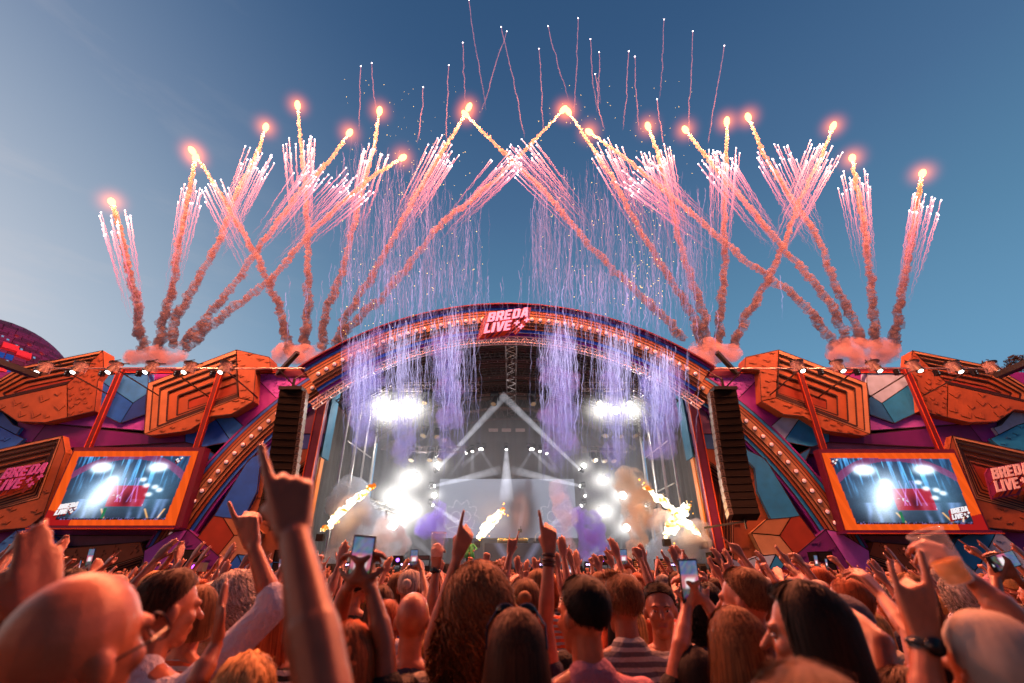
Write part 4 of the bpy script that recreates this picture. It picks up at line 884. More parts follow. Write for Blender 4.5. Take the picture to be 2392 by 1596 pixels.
# ------------------------------------------------------------------ smoke, fire and fireworks
def noise3(p, s, seed=0):
    x, y, z = p[..., 0]*s+seed*7.1, p[..., 1]*s+seed*3.3, p[..., 2]*s
    return (np.sin(x*1.7+np.sin(y*2.3+z))*np.cos(y*1.9+np.sin(z*1.3+x*.7))+np.sin(z*2.1+np.sin(x*1.1+y*1.7)))*.5
def puffs(name, centers, radii, m, parent, voxel, disp=.25, dscale=1.2, seed=0):
    'union of lumps grown into one cloud body'
    q = MB()
    for c, r_ in zip(centers, radii): q.sphere(c, r_, 10, 8)
    me = q.mesh('tmp', m); o = bpy.data.objects.new('tmp', me); COL.objects.link(o)
    md = o.modifiers.new('r', 'REMESH'); md.mode = 'VOXEL'; md.voxel_size = voxel
    sm = o.modifiers.new('s', 'SMOOTH'); sm.iterations = 2
    dg = bpy.context.evaluated_depsgraph_get(); me2 = bpy.data.meshes.new_from_object(o.evaluated_get(dg)); bpy.data.objects.remove(o)
    n = len(me2.vertices); co = np.empty(n*3); me2.vertices.foreach_get('co', co); co = co.reshape(-1, 3); nr = np.empty(n*3); me2.vertices.foreach_get('normal', nr); nr = nr.reshape(-1, 3)
    dsp = noise3(co, dscale, seed)*.6+noise3(co, dscale*2.7, seed+1)*.35+noise3(co, dscale*6, seed+2)*.2
    co += nr*(dsp*disp)[:, None]; me2.vertices.foreach_set('co', co.ravel()); me2.name = name; me2.materials.clear(); me2.materials.append(m)
    me2.polygons.foreach_set('use_smooth', [True]*len(me2.polygons)); me2.update()
    o = bpy.data.objects.new(name, me2); COL.objects.link(o)
    if parent: o.parent = parent; o.location = -Vector(parent.location)
    return o
def blob_line(pts, r0, r1, n, jit, r):
    pts = [Vector(p) for p in pts]; C = []; R = []
    L = [0]
    for a, b in zip(pts, pts[1:]): L.append(L[-1]+(b-a).length)
    for i in range(n):
        t = i/(n-1); s = t*L[-1]; k = max(j for j in range(len(L)) if L[j] <= s+1e-9); k = min(k, len(pts)-2)
        p = pts[k].lerp(pts[k+1], (s-L[k])/max(1e-6, L[k+1]-L[k])); rr = r0+(r1-r0)*t
        C.append(p+Vector((r.uniform(-1,1), r.uniform(-1,1), r.uniform(-1,1)))*rr*jit); R.append(rr*r.uniform(.7,1.25))
    return C, R
# comet material: emission fades from the burning head; lower down it paints lit smoke (vertex value)
def trail_mat():
    m = bpy.data.materials.new('burning_lit_smoke'); m.use_nodes = True; t = m.node_tree
    for n in list(t.nodes): t.nodes.remove(n)
    at = t.nodes.new('ShaderNodeAttribute'); at.attribute_name = 'img'
    al = t.nodes.new('ShaderNodeAttribute'); al.attribute_name = 'dens'
    sp_ = t.nodes.new('ShaderNodeSeparateXYZ'); t.links.new(al.outputs['Color'], sp_.inputs[0])
    d = t.nodes.new('ShaderNodeBsdfDiffuse'); d.inputs[0].default_value = (.20,.17,.18,1)
    tl = t.nodes.new('ShaderNodeBsdfTranslucent'); tl.inputs[0].default_value = (.2,.17,.18,1)
    m0 = t.nodes.new('ShaderNodeMixShader'); t.links.new(d.outputs[0], m0.inputs[1]); t.links.new(tl.outputs[0], m0.inputs[2])
    e = t.nodes.new('ShaderNodeEmission'); t.links.new(at.outputs['Color'], e.inputs[0]); e.inputs[1].default_value = 1
    ad = t.nodes.new('ShaderNodeAddShader'); t.links.new(m0.outputs[0], ad.inputs[0]); t.links.new(e.outputs[0], ad.inputs[1])
    tr = t.nodes.new('ShaderNodeBsdfTransparent')
    tcn = t.nodes.new('ShaderNodeTexCoord'); ns = t.nodes.new('ShaderNodeTexNoise'); ns.inputs['Scale'].default_value = 2.2; ns.inputs['Detail'].default_value = 6; t.links.new(tcn.outputs['Object'], ns.inputs['Vector'])
    mr = t.nodes.new('ShaderNodeMapRange'); mr.inputs[1].default_value = .35; mr.inputs[2].default_value = .62; mr.inputs[3].default_value = .35; mr.inputs[4].default_value = 1; t.links.new(ns.outputs['Fac'], mr.inputs[0])
    mu = t.nodes.new('ShaderNodeMath'); mu.operation = 'MULTIPLY'; mu.use_clamp = True; t.links.new(mr.outputs[0], mu.inputs[0]); t.links.new(sp_.outputs[0], mu.inputs[1])
    mx_ = t.nodes.new('ShaderNodeMixShader'); t.links.new(mu.outputs[0], mx_.inputs[0]); t.links.new(tr.outputs[0], mx_.inputs[1]); t.links.new(ad.outputs[0], mx_.inputs[2])
    o = t.nodes.new('ShaderNodeOutputMaterial'); t.links.new(mx_.outputs[0], o.inputs[0]); m.cycles.use_transparent_shadow = True
    return m
TM = trail_mat()
GMT = TM.copy(); GMT.name = 'falling_glitter'
for n_ in GMT.node_tree.nodes:
    if n_.type == 'BSDF_DIFFUSE': n_.inputs[0].default_value = (.05,.05,.08,1)
    if n_.type == 'BSDF_TRANSLUCENT': n_.inputs[0].default_value = (.05,.05,.08,1)
def tube_obj(name, paths, parent, mt, nseg=6, cols=None):
    'many tubes in one mesh, each path = (points, radii, colours, densities)'
    V = []; F = []; C = []; A = []; b = 0
    for pts, rad, col, den in paths:
        pts = np.asarray(pts, float); m = len(pts); d = np.gradient(pts, axis=0); d /= np.linalg.norm(d, axis=1)[:, None]+1e-9
        up = np.array([0,1,0]) ; x = np.cross(d, up); x /= np.linalg.norm(x, axis=1)[:, None]+1e-9; y = np.cross(d, x)
        ang = np.linspace(0, 2*np.pi, nseg, endpoint=False); rad = np.asarray(rad); rad = rad if rad.ndim == 2 else np.repeat(rad[:, None], nseg, 1)
        v = pts[:, None]+(x[:, None]*np.cos(ang)[None, :, None]+y[:, None]*np.sin(ang)[None, :, None])*rad[..., None]
        V.append(v.reshape(-1, 3)); C.append(np.repeat(np.asarray(col), nseg, 0)); A.append(np.repeat(np.asarray(den), nseg))
        i = np.arange(m-1)[:, None]*nseg; k = np.arange(nseg)[None]; k2 = (k+1) % nseg
        F.append((np.stack([i+k, i+k2, i+nseg+k2, i+nseg+k], -1)+b).reshape(-1, 4)); b += m*nseg
    V = np.concatenate(V); F = np.concatenate(F); C = np.concatenate(C); A = np.concatenate(A)
    me = bpy.data.meshes.new(name); me.vertices.add(len(V)); me.vertices.foreach_set('co', V.ravel()); me.loops.add(F.size); me.polygons.add(len(F))
    me.loops.foreach_set('vertex_index', F.ravel()); me.polygons.foreach_set('loop_start', np.arange(len(F))*4); me.polygons.foreach_set('loop_total', np.full(len(F), 4)); me.update(calc_edges=True); me.validate()
    me.polygons.foreach_set('use_smooth', [True]*len(me.polygons))
    ca = me.color_attributes.new('img', 'FLOAT_COLOR', 'POINT'); ca.data.foreach_set('color', np.concatenate([C, np.ones((len(C), 1))], 1).astype(np.float32).ravel())
    cb = me.color_attributes.new('dens', 'FLOAT_COLOR', 'POINT'); cb.data.foreach_set('color', np.repeat(A[:, None], 4, 1).astype(np.float32).ravel())
    me.materials.append(mt); return link(name, me, None, parent)
def resample(pts, n):
    pts = np.asarray(pts, float); s = np.r_[0, np.cumsum(np.linalg.norm(np.diff(pts, axis=0), axis=1))]; t = np.linspace(0, s[-1], n)
    out = np.stack([np.interp(t, s, pts[:, k]) for k in range(3)], 1)
    for _ in range(3): out[1:-1] = (out[:-2]+2*out[1:-1]+out[2:])/4
    return out
def ramp(t, stops):
    ks = [s[0] for s in stops]; return np.stack([np.interp(t, ks, [s[1][k] for s in stops]) for k in range(3)], -1)
def lump(n, k, rs):
    g = rs.normal(size=(n, k)); 
    for _ in range(2): g = (np.roll(g,1,0)+2*g+np.roll(g,-1,0))/4; g = (np.roll(g,1,1)+2*g+np.roll(g,-1,1))/4
    g = g/g.std(); return np.clip(np.abs(g)*.9-.55, -.5, 1.3)
LC = lambda c, s=1: np.array(lin(c))*s
CM = [ # head, path to the ground point, fan centre, fan half width, fan count, label
 ([(256,463),(268,500),(285,570),(300,640),(318,700),(318,760),(330,800)], (265,500), 36, 18, 'far left comet, low over the dome side'),
 ([(441,346),(468,385),(520,470),(590,590),(640,700),(665,810)], (497,440), 34, 12, 'comet second from left, trail slanting down to the right'),
 ([(449,362),(436,430),(410,560),(397,660),(372,740),(368,795)], (441,435), 27, 14, 'short-necked comet just under the second one from left'),
 ([(610,292),(592,350),(540,450),(500,560),(440,670),(395,745),(400,795)], (590,365), 40, 26, 'comet third from left, trail leaning left'),
 ([(683,242),(690,330),(702,430),(706,560),(708,690),(697,800)], (686,335), 38, 20, 'high comet with a nearly upright trail on the left'),
 ([(802,305),(760,365),(690,440),(600,560),(540,650),(470,735),(415,795)], (722,400), 44, 24, 'comet over the left array, long trail to the far left'),
 ([(871,255),(860,330),(832,430),(805,550),(780,640),(745,720),(738,800)], (862,350), 30, 20, 'high comet left of centre with a steep trail'),
 ([(924,362),(860,402),(770,480),(700,550),(620,645),(545,700),(480,750),(430,800)], (815,425), 46, 24, 'low comet left of centre, trail sweeping to the far left'),
 ([(1076,246),(1040,310),(970,420),(900,550),(850,640),(800,715),(770,790)], (1022,340), 44, 26, 'comet left of the sign, trail leaning left'),
 ([(1068,262),(1110,305),(1180,372),(1260,450),(1350,560),(1430,640),(1510,715),(1570,780)], (1190,350), 46, 26, 'comet whose trail crosses over the sign to the right'),
 ([(1293,252),(1210,340),(1130,420),(1010,515),(930,620),(870,690),(800,750),(780,790)], (1165,365), 40, 22, 'central comet whose trail crosses over the sign to the left'),
 ([(1304,256),(1350,325),(1400,400),(1470,530),(1530,630),(1590,720),(1610,800)], (1390,345), 40, 20, 'central comet whose steep trail falls to the right'),
 ([(1352,303),(1420,352),(1480,400),(1600,500),(1700,590),(1800,660),(1870,725),(1915,795)], (1458,392), 50, 26, 'comet right of centre with the flattest trail to the right'),
 ([(1487,290),(1505,340),(1535,440),(1560,560),(1590,650),(1615,720),(1622,800)], (1508,350), 38, 22, 'comet right of centre with a steep trail'),
 ([(1573,298),(1620,360),(1680,430),(1780,550),(1860,640),(1915,710),(1945,795)], (1645,370), 40, 22, 'comet whose trail slants right beneath the tall cluster'),
 ([(1668,279),(1666,400),(1662,520),(1665,600),(1655,700),(1648,795)], (1662,360), 36, 22, 'comet with an upright trail on the right'),
 ([(1717,269),(1755,360),(1820,460),(1880,550),(1915,650),(1950,720),(1985,795)], (1775,355), 44, 24, 'high comet on the right, trail slanting right'),
 ([(1912,290),(1885,360),(1835,460),(1800,560),(1760,650),(1710,730),(1680,800)], (1890,350), 40, 22, 'comet on the right whose trail leans back left'),
 ([(1956,363),(1965,420),(1985,530),(1997,640),(2005,720),(2010,795)], (1957,410), 38, 18, 'low comet second from the right edge'),
 ([(2117,398),(2105,470),(2090,560),(2068,680),(2050,795)], (2125,462), 38, 18, 'rightmost comet, standing alone'),
]
halo = glowvol('comet_halo', (255,56,30), 2.2, (255,130,50), 4.0)  # glowing sphere added round each comet head, paints the bloom
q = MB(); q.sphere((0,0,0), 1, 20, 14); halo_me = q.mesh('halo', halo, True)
q = MB(); q.sphere((0,0,0), 1, 14, 10); core_me = q.mesh('burning_head', emis('comet_core', (255,196,110), 5), True)
hot = emis('spark_tip', (255,226,230), 9)
for ci, (pp, fan, fw, fn2, lab) in enumerate(CM):
    r = random.Random(ci+50); rs = np.random.default_rng(ci)
    tot = pp[0][1]; ys = [22+(33-22)*((p[1]-tot)/(800-tot))**.8 for p in pp]; pts = [np.array(D(p[0], p[1], y)) for p, y in zip(pp, ys)]
    head = Vector(pts[0]); root = empty('firework_comet', head, f'{lab}', 'firework', None)
    n = 380; P3 = resample(pts, n); t = np.linspace(0, 1, n)
    P3 += (rs.normal(size=(n, 3))*.04+np.stack([np.sin(t*60+ci)*.07*t, t*0, np.cos(t*47+ci)*.07*t], 1)*1.6)
    rad = np.interp(t, [0,.04,.2,.5,1], [.05,.08,.145,.21,.36])[:, None]*(1+.5*lump(n, 10, rs))*.88
    col = ramp(t, [(0,LC((255,196,110),1.2)),(.08,LC((255,168,104),.85)),(.22,LC((255,142,108),.62)),(.42,LC((255,120,104),.5)),(.62,LC((226,104,98),.34)),(.8,LC((196,112,112),.22)),(1,LC((160,105,110),.13))])
    den = np.interp(t, [0,.3,.6,1], [.95,.68,.36,.48])
    tube_obj('smoke_trail', [(P3, rad, col, den)], root, TM, 10)
    o = link('burning_head', core_me, None, root, (0,0,0)); o.scale = (.2,.2,.34); d_ = Vector(pts[0])-Vector(pts[1]); o.rotation_euler = d_.to_track_quat('Z','Y').to_euler()
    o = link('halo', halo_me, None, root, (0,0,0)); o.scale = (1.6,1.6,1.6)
    L = bpy.data.lights.new('comet_lamp', 'POINT'); L.energy = COMET_E; L.shadow_soft_size = .5; L.color = (1,.24,.10); lo = bpy.data.objects.new('comet_lamp', L); COL.objects.link(lo); lo.parent = root; lo.location = (0,0,0)
    # salvo of small stars flying with the comet
    k = min(range(len(pp)), key=lambda i: abs(pp[i][1]-fan[1])); paths = []; tb = MB()
    ax = np.array([pp[-1][0]-fan[0], pp[-1][1]-fan[1]], float); ax /= np.linalg.norm(ax); pr = np.array([-ax[1], ax[0]])
    Yt = 24
    for j in range(int(fn2*1.35)):
        off = r.uniform(-1, 1)*fw; up = r.uniform(-34, 26)-abs(off)*.15; tx = fan[0]+pr[0]*off-ax[0]*up; ty = fan[1]+pr[1]*off-ax[1]*up
        Ls = r.uniform(110, 260); bx = tx+ax[0]*Ls-pr[0]*off*.5*Ls/260+r.uniform(-4,4); by = ty+ax[1]*Ls-pr[1]*off*.5*Ls/260
        yj = Yt+r.uniform(-1,1); m = 26; A_ = np.array(D(tx, ty, yj)); B_ = np.array(D(bx, by, yj+Ls/60)); s = np.linspace(0, 1, m)
        Q = A_[None]*(1-s[:, None])+B_[None]*s[:, None]; Q += rs.normal(size=Q.shape)*.025*(s[:, None]*2+.3)
        cl = ramp(s, [(0,LC((255,200,220),1.3)),(.12,LC((255,150,195),1.0)),(.4,LC((228,120,185),.75)),(1,LC((190,100,160),.4))])
        dn = np.interp(s, [0,.1,.4,1], [1,.8,.42,.0])
        paths.append((Q, np.interp(s, [0,.06,.3,1], [.036,.026,.02,.03])*(1+.3*rs.random(m)), cl, dn)); tb.sphere(A_, (.045,.045,.06), 6, 4)
    tag(tube_obj('star_streak', paths, root, TM, 4), kind='stuff'); tag(tb.build('star', hot, root), kind='stuff')
# glitter rain falling over the arch: nobody could count it
GM = None
def rain(name, spans, n, Y, seed, label_none, hot_=1.0, rr=.035, dk=1.0, cool=False):
    rs = np.random.default_rng(seed); paths = []
    for _ in range(n):
        x0, x1, ytop, ybot, lo, hi = spans[rs.integers(len(spans))]
        x = rs.normal((x0+x1)/2, (x1-x0)/3.2); yt = rs.uniform(*ytop) if hasattr(ytop, '__len__') else ytop
        L = rs.uniform(lo, hi); yb = min(yt+L, ybot); m = int(8+(yb-yt)/7); yy = np.linspace(yt, yb, m); 
        w = np.cumsum(rs.normal(size=m))*1.1; w2 = np.cumsum(rs.normal(size=m))*.05; lean = rs.normal()*.03
        Yr = Y+rs.uniform(-.8,.8); Q = np.array([np.array(D(x+(a-yt)*lean+b, a, Yr+c)) for a, b, c in zip(yy, w, w2)]); s = np.linspace(0, 1, m)
        k = rs.uniform(.5, 1.2)*hot_; mixv = rs.random()
        top = LC((205,145,175), .8*k)*(1-mixv)+LC((175,160,215), .8*k)*mixv; bot = LC((150,158,225), .75*k)
        if cool: top = LC((190,180,225), .9*k); bot = LC((140,144,205), .9*k)
        cl = ramp(s, [(0, top*1.3), (1, bot)]) if yt > 600 else ramp(s, [(0, top), (1, LC((180,140,185), .6*k))])
        dn = np.interp(s, [0,.1,.6,1], [.35,.6,.45,0])*rs.choice([.35,.7,1.0,1.25])*(.3+.9*rs.random(m))*dk; paths.append((Q, rr*rs.uniform(.6,1.6)*(1+.6*rs.random(m)), cl, dn))
    return tag(tube_obj(name, paths, None, GMT, 3), kind='stuff')
cols_in = [(800,870,(752,850),1060,90,260),(895,950,(735,800),1110,120,330),(985,1080,(700,790),1120,150,360),(1245,1320,(720,790),1140,150,400),(1370,1450,(740,810),1120,120,360),(1480,1560,(790,860),1090,100,250)]
rain('falling_glitter', cols_in, 760, 26.3, 3, None, 1.5, .015, .8, True)
sky_cols = [(780,850,(300,640),780,70,260),(860,940,(330,640),770,80,300),(930,1010,(360,640),750,80,300),(990,1110,(430,650),735,80,260),(1215,1260,(420,600),720,60,200),(1240,1340,(380,640),730,80,300),(1330,1460,(360,640),770,80,300),(1430,1560,(350,650),800,80,300),(1540,1620,(420,650),800,60,240)]
rain('falling_glitter', sky_cols, 980, 26.3, 4, None, 1.5, .014, .75)
rain('falling_glitter', [(790,1110,(600,720),800,50,130),(1230,1560,(600,720),820,50,130)], 320, 26.2, 14, None, 1.5, .018, .75)
# tall thin rising streaks with a spark on top
TS = [(1076,0,1110,255),(1150,62,1205,318),(1163,72,1108,260),(1258,60,1298,235),(1327,42,1322,270),(1237,112,1250,300),(1355,90,1368,260),(1375,120,1385,240),(1443,118,1428,300),(1457,130,1470,300),(1524,45,1512,230),(1590,72,1580,330),(1662,105,1628,330),(828,152,825,300),(853,145,858,260),(971,200,955,330),(1030,150,1020,330),(1062,98,1070,240),(1508,228,1520,340),(1366,170,1392,300)]
ORD = 'first second third fourth fifth sixth seventh eighth ninth tenth eleventh twelfth thirteenth fourteenth fifteenth sixteenth seventeenth eighteenth nineteenth twentieth'.split()
for i, (x0, y0, x1, y1) in enumerate(TS):
    rs = np.random.default_rng(i+900); m = 40; s = np.linspace(0, 1, m); w = np.cumsum(rs.normal(size=m))*.7; w -= w[0]
    p0 = Vector(D(x0, y0, 25)); nL = sorted(range(len(TS)), key=lambda q_: TS[q_][0]).index(i); r = empty('rising_star', p0, f'thin pink spark trail, {ORD[nL]} from the left of those above the arch', 'firework', 'thin spark trails above the arch')
    Q = np.array([np.array(D(x0+(x1-x0)*a+b*min(1,a*3), y0+(y1-y0)*a, 25)) for a, b in zip(s, w)])
    tube_obj('spark_trail', [(Q, .018+.02*s+.012*rs.random(m), ramp(s, [(0,LC((225,150,180),.8)),(1,LC((140,115,170),.6))]), np.interp(s, [0,.6,1], [.6,.4,.0]))], r, TM, 4)
    q = MB(); q.sphere(p0, .055, 6, 4); q.build('spark', hot, r)
# loose gold sparks
q = MB(); rs = np.random.default_rng(77)
for _ in range(420):
    x = rs.choice([rs.uniform(780,1110), rs.uniform(1230,1600)]); y = rs.uniform(180, 760)+rs.normal()*20; p = D(x, y, rs.uniform(24,27)); s = rs.uniform(.012,.03); q.sphere(p, s, 4, 3)
for _ in range(110): 
    x = rs.uniform(1440,1520); y = rs.uniform(430,700); p = D(x, y, 25); q.sphere(p, rs.uniform(.012,.032), 4, 3)
tag(q.build('gold_sparks', emis('gold_spark', (255,200,110), 4)), kind='stuff')
# smoke clouds at the launch points, behind the wall tops
sm1 = smokevol('launch_smoke', (228,196,200), 2.2, .012, (255,120,90), 1, .8)
def cloud(name, cx, cy, w, h, Y, n, m, lab, voxel=.22, seed=0, disp=.35, ds=.9):
    r = random.Random(seed+5); C = []; R = []
    for _ in range(n):
        a = r.uniform(-1, 1); b = r.uniform(-1, 1); b *= math.sqrt(max(.05, 1-a*a)); p = D(cx+a*w, cy+b*h, Y+r.uniform(-1,1)); C.append(p); R.append(r.uniform(.45, 1.0)*(h/38*1.05+.25))
    o = puffs(name, C, R, m, None, voxel, disp, ds, seed); return tag(o, lab, 'smoke', None, 'stuff')
cloud('smoke_cloud', 362, 818, 62, 14, 33, 40, sm1, 'dusky pink smoke cloud behind the left wall top', seed=1)
cloud('smoke_cloud', 690, 812, 50, 20, 33, 30, sm1, 'pink smoke cloud behind the left end of the arch', seed=2)
cloud('smoke_cloud', 1640, 812, 42, 20, 33, 30, sm1, 'pink smoke cloud behind the right end of the arch', seed=3)
cloud('smoke_cloud', 1985, 812, 66, 24, 33, 44, sm1, 'grey pink smoke cloud behind the right wall top', seed=4)
# stage smoke
def plume(name, pts, r0, r1, n, m, lab, seed, voxel=.16, jit=.7, disp=.3, ds=1.3):
    r = random.Random(seed); C, R = blob_line([D(*p) for p in pts], r0, r1, n, jit, r); o = puffs(name, C, R, m, None, voxel, disp, ds, seed); return tag(o, lab, 'smoke', None, 'stuff')
sw = smokevol('white_smoke', (205,212,228), 3.2, .02, (255,240,220), 1, 1.3); so = smokevol('amber_smoke', (225,200,180), 2.6, .04, (255,180,110), 1, 1.3); sv = smokevol('violet_smoke', (170,150,235), 2.6, .07, (120,80,255), 1, 1.4); sb_ = smokevol('blue_white_smoke', (214,216,240), 2.4, .04, (150,150,255), 1, 1.4)
plume('smoke_plume', [(880,1305,29),(884,1280,29),(880,1250,29.3),(900,1225,29.6)], .12, .8, 24, sw, 'thin white jet of smoke rising at the left of the stage', 11)
plume('smoke_plume', [(768,1290,30),(790,1250,30),(830,1200,31),(820,1170,31)], .6, 1.2, 26, sw, 'grey smoke rolling beneath the left flame', 12)
plume('smoke_plume', [(1315,1290,29),(1310,1265,29.2),(1305,1235,29.4),(1300,1180,29.6),(1290,1120,29.8)], .2, .55, 30, sb_, 'pale violet smoke column right of the mixing desk', 13)
plume('smoke_plume', [(1335,1190,31),(1355,1215,31),(1368,1235,31),(1350,1252,31)], .5, .7, 24, sv, 'bright violet smoke puff right of the video wall', 14)
plume('smoke_plume', [(1000,1170,33),(990,1200,33),(1000,1230,33)], .5, .7, 16, sv, 'violet smoke puff left of the video wall', 15)
plume('smoke_plume', [(1445,1300,29),(1452,1270,29.2),(1470,1250,29.4),(1450,1215,29.6),(1470,1180,30),(1455,1120,30.4)], .25, .9, 44, so, 'amber smoke column right of centre on the stage', 16)
plume('smoke_plume', [(1560,1285,29),(1550,1260,29),(1540,1230,29.4)], .3, 1.0, 24, sw, 'white smoke beneath the crossing flames', 17)
plume('smoke_plume', [(1600,1290,29),(1590,1262,29),(1605,1235,29.3)], .3, .9, 22, sw, 'white smoke puff at the right edge of the stage', 18)
plume('smoke_plume', [(1480,1300,32),(1510,1285,32),(1540,1270,32)], .6, .9, 18, sw, 'low grey smoke along the deck on the right', 19)
cc = [(835,800,1010,.7),(925,960,1060,.45),(1030,780,1020,.6),(1285,790,1060,.75),(1410,850,1080,.5),(1515,860,1040,.75)]
sc2 = smokevol('curtain_smoke', (130,138,215), 1.0, .07, (150,150,230), 1, 2.4)
for i, (x, y0, y1, w) in enumerate(cc):
    plume('smoke_curtain', [(x+6*math.sin(k*2.1+i), y0+(y1-y0)*k/6, 26.8) for k in range(7)], w, w*.7, 46, sc2, ['first','second','third','fourth','fifth','sixth'][i]+' curtain of lilac smoke from the left, hanging beneath the arch', 30+i, .2, 1.1, .4, 1.5)
# haze inside the stage house
q = MB(); q.box((AX-11.6, 30.2, 2.3), (AX+11.6, 43.0, 13.4)); tag(q.build('stage_haze', smokevol('stage_air', (210,214,226), .023)), kind='stuff')
# flames
def flame_mat():
    m = bpy.data.materials.new('fire'); m.use_nodes = True; t = m.node_tree
    for n in list(t.nodes): t.nodes.remove(n)
    tcn = t.nodes.new('ShaderNodeTexCoord'); ns = t.nodes.new('ShaderNodeTexNoise'); ns.inputs['Scale'].default_value = 1.6; ns.inputs['Detail'].default_value = 3; t.links.new(tcn.outputs['Object'], ns.inputs['Vector'])
    at = t.nodes.new('ShaderNodeAttribute'); at.attribute_name = 'img'; sp_ = t.nodes.new('ShaderNodeSeparateXYZ'); t.links.new(at.outputs['Color'], sp_.inputs[0])
    ad = t.nodes.new('ShaderNodeMath'); ad.operation = 'ADD'; t.links.new(ns.outputs['Fac'], ad.inputs[0]); t.links.new(sp_.outputs[0], ad.inputs[1])
    rp_ = t.nodes.new('ShaderNodeValToRGB'); c = rp_.color_ramp; c.elements[0].position = .25; c.elements[0].color = (1,.20,.02,1); c.elements[1].position = .72; c.elements[1].color = (1,.93,.75,1)
    e_ = c.elements.new(.45); e_.color = (1,.55,.10,1); t.links.new(ad.outputs[0], rp_.inputs[0])
    e = t.nodes.new('ShaderNodeEmission'); t.links.new(rp_.outputs[0], e.inputs[0]); mr = t.nodes.new('ShaderNodeMapRange'); mr.inputs[1].default_value = .4; mr.inputs[2].default_value = 1; mr.inputs[3].default_value = 1.0; mr.inputs[4].default_value = 6
    t.links.new(ad.outputs[0], mr.inputs[0]); t.links.new(mr.outputs[0], e.inputs[1]); o = t.nodes.new('ShaderNodeOutputMaterial'); t.links.new(e.outputs[0], o.inputs[0]); return m
FM = flame_mat()
def flame(pts, r0, rm, lab, seed):
    r = random.Random(seed); P0 = [D(*p) for p in pts]; n = 84; C, R = blob_line(P0, r0, r0, n, .9, r)
    rm = rm*.55; prof = [r0*.4, rm*.8, rm, rm*.9, rm*.6, r0*.25]
    for i in range(n):
        t = i/(n-1)*5; k = min(4, int(t)); R[i] = (prof[k]+(prof[k+1]-prof[k])*(t-k))*r.uniform(.6,1.15)
    root = empty('stage_flame', P0[0], lab, 'flame'); o = puffs('fire_tongue', C, R, FM, root, .055, .10, 3.6, seed)
    me = o.data; nv = len(me.vertices); co = np.empty(nv*3); me.vertices.foreach_get('co', co); co = co.reshape(-1, 3); CC = np.array([list(c) for c in C]); RR = np.array(R)
    dd = np.min(np.linalg.norm(co[:, None]-CC[None], axis=2)/RR[None], axis=1); sval = np.interp(dd, [.7,1.0,1.35], [.35,.18,-.12]); ti = np.argmin(np.linalg.norm(co[:, None]-CC[None], axis=2), axis=1)/(n-1); sval -= np.interp(ti, [0,.1,.75,1], [.15,0,.0,.3])
    ca = me.color_attributes.new('img', 'FLOAT_COLOR', 'POINT'); ca.data.foreach_set('color', np.repeat(np.c_[sval], 4, 1).astype(np.float32).ravel())
    q = MB()
    for k in range(12):
        c = C[r.randrange(n)]; d = Vector((r.uniform(-1,1), r.uniform(-.5,.5), r.uniform(-1,1)))*rm*1.8; q.sphere(c+d, r.uniform(.02,.06), 4, 3)
    q.build('fire_sparks', emis('ember', (255,170,60), 5), root)
    q = MB(); a = P0[0]; q.box((a.x-.2,a.y-.2,a.z-.5), (a.x+.2,a.y+.2,a.z-.12)); q.build('flame_nozzle', black, root)
    mid = P0[len(P0)//2]; L = bpy.data.lights.new('flame_lamp', 'POINT'); L.energy = 600; L.shadow_soft_size = .6; L.color = (1,.45,.14); lo = bpy.data.objects.new('flame_lamp', L); COL.objects.link(lo); lo.parent = root; lo.location = mid-Vector(root.location)+Vector((0,-.8,0))
flame([(738,1221,28.6),(770,1190,28.8),(800,1160,29),(835,1132,29.2),(866,1106,29.4)], .12, .36, 'flame jet shooting up to the right at the left of the stage', 1)
flame([(1096,1238,33),(1115,1212,33),(1135,1190,33),(1158,1168,33)], .14, .5, 'flame jet beside the performer in front of the video wall', 2)
flame([(1612,1238,28.6),(1580,1205,28.8),(1548,1175,29),(1510,1142,29.2),(1470,1106,29.4)], .12, .42, 'long flame jet leaning left at the right of the stage', 3)
flame([(1528,1232,28.4),(1545,1205,28.4),(1565,1180,28.4),(1582,1152,28.5)], .2, .42, 'short flame crossing the long one at the right of the stage', 4)
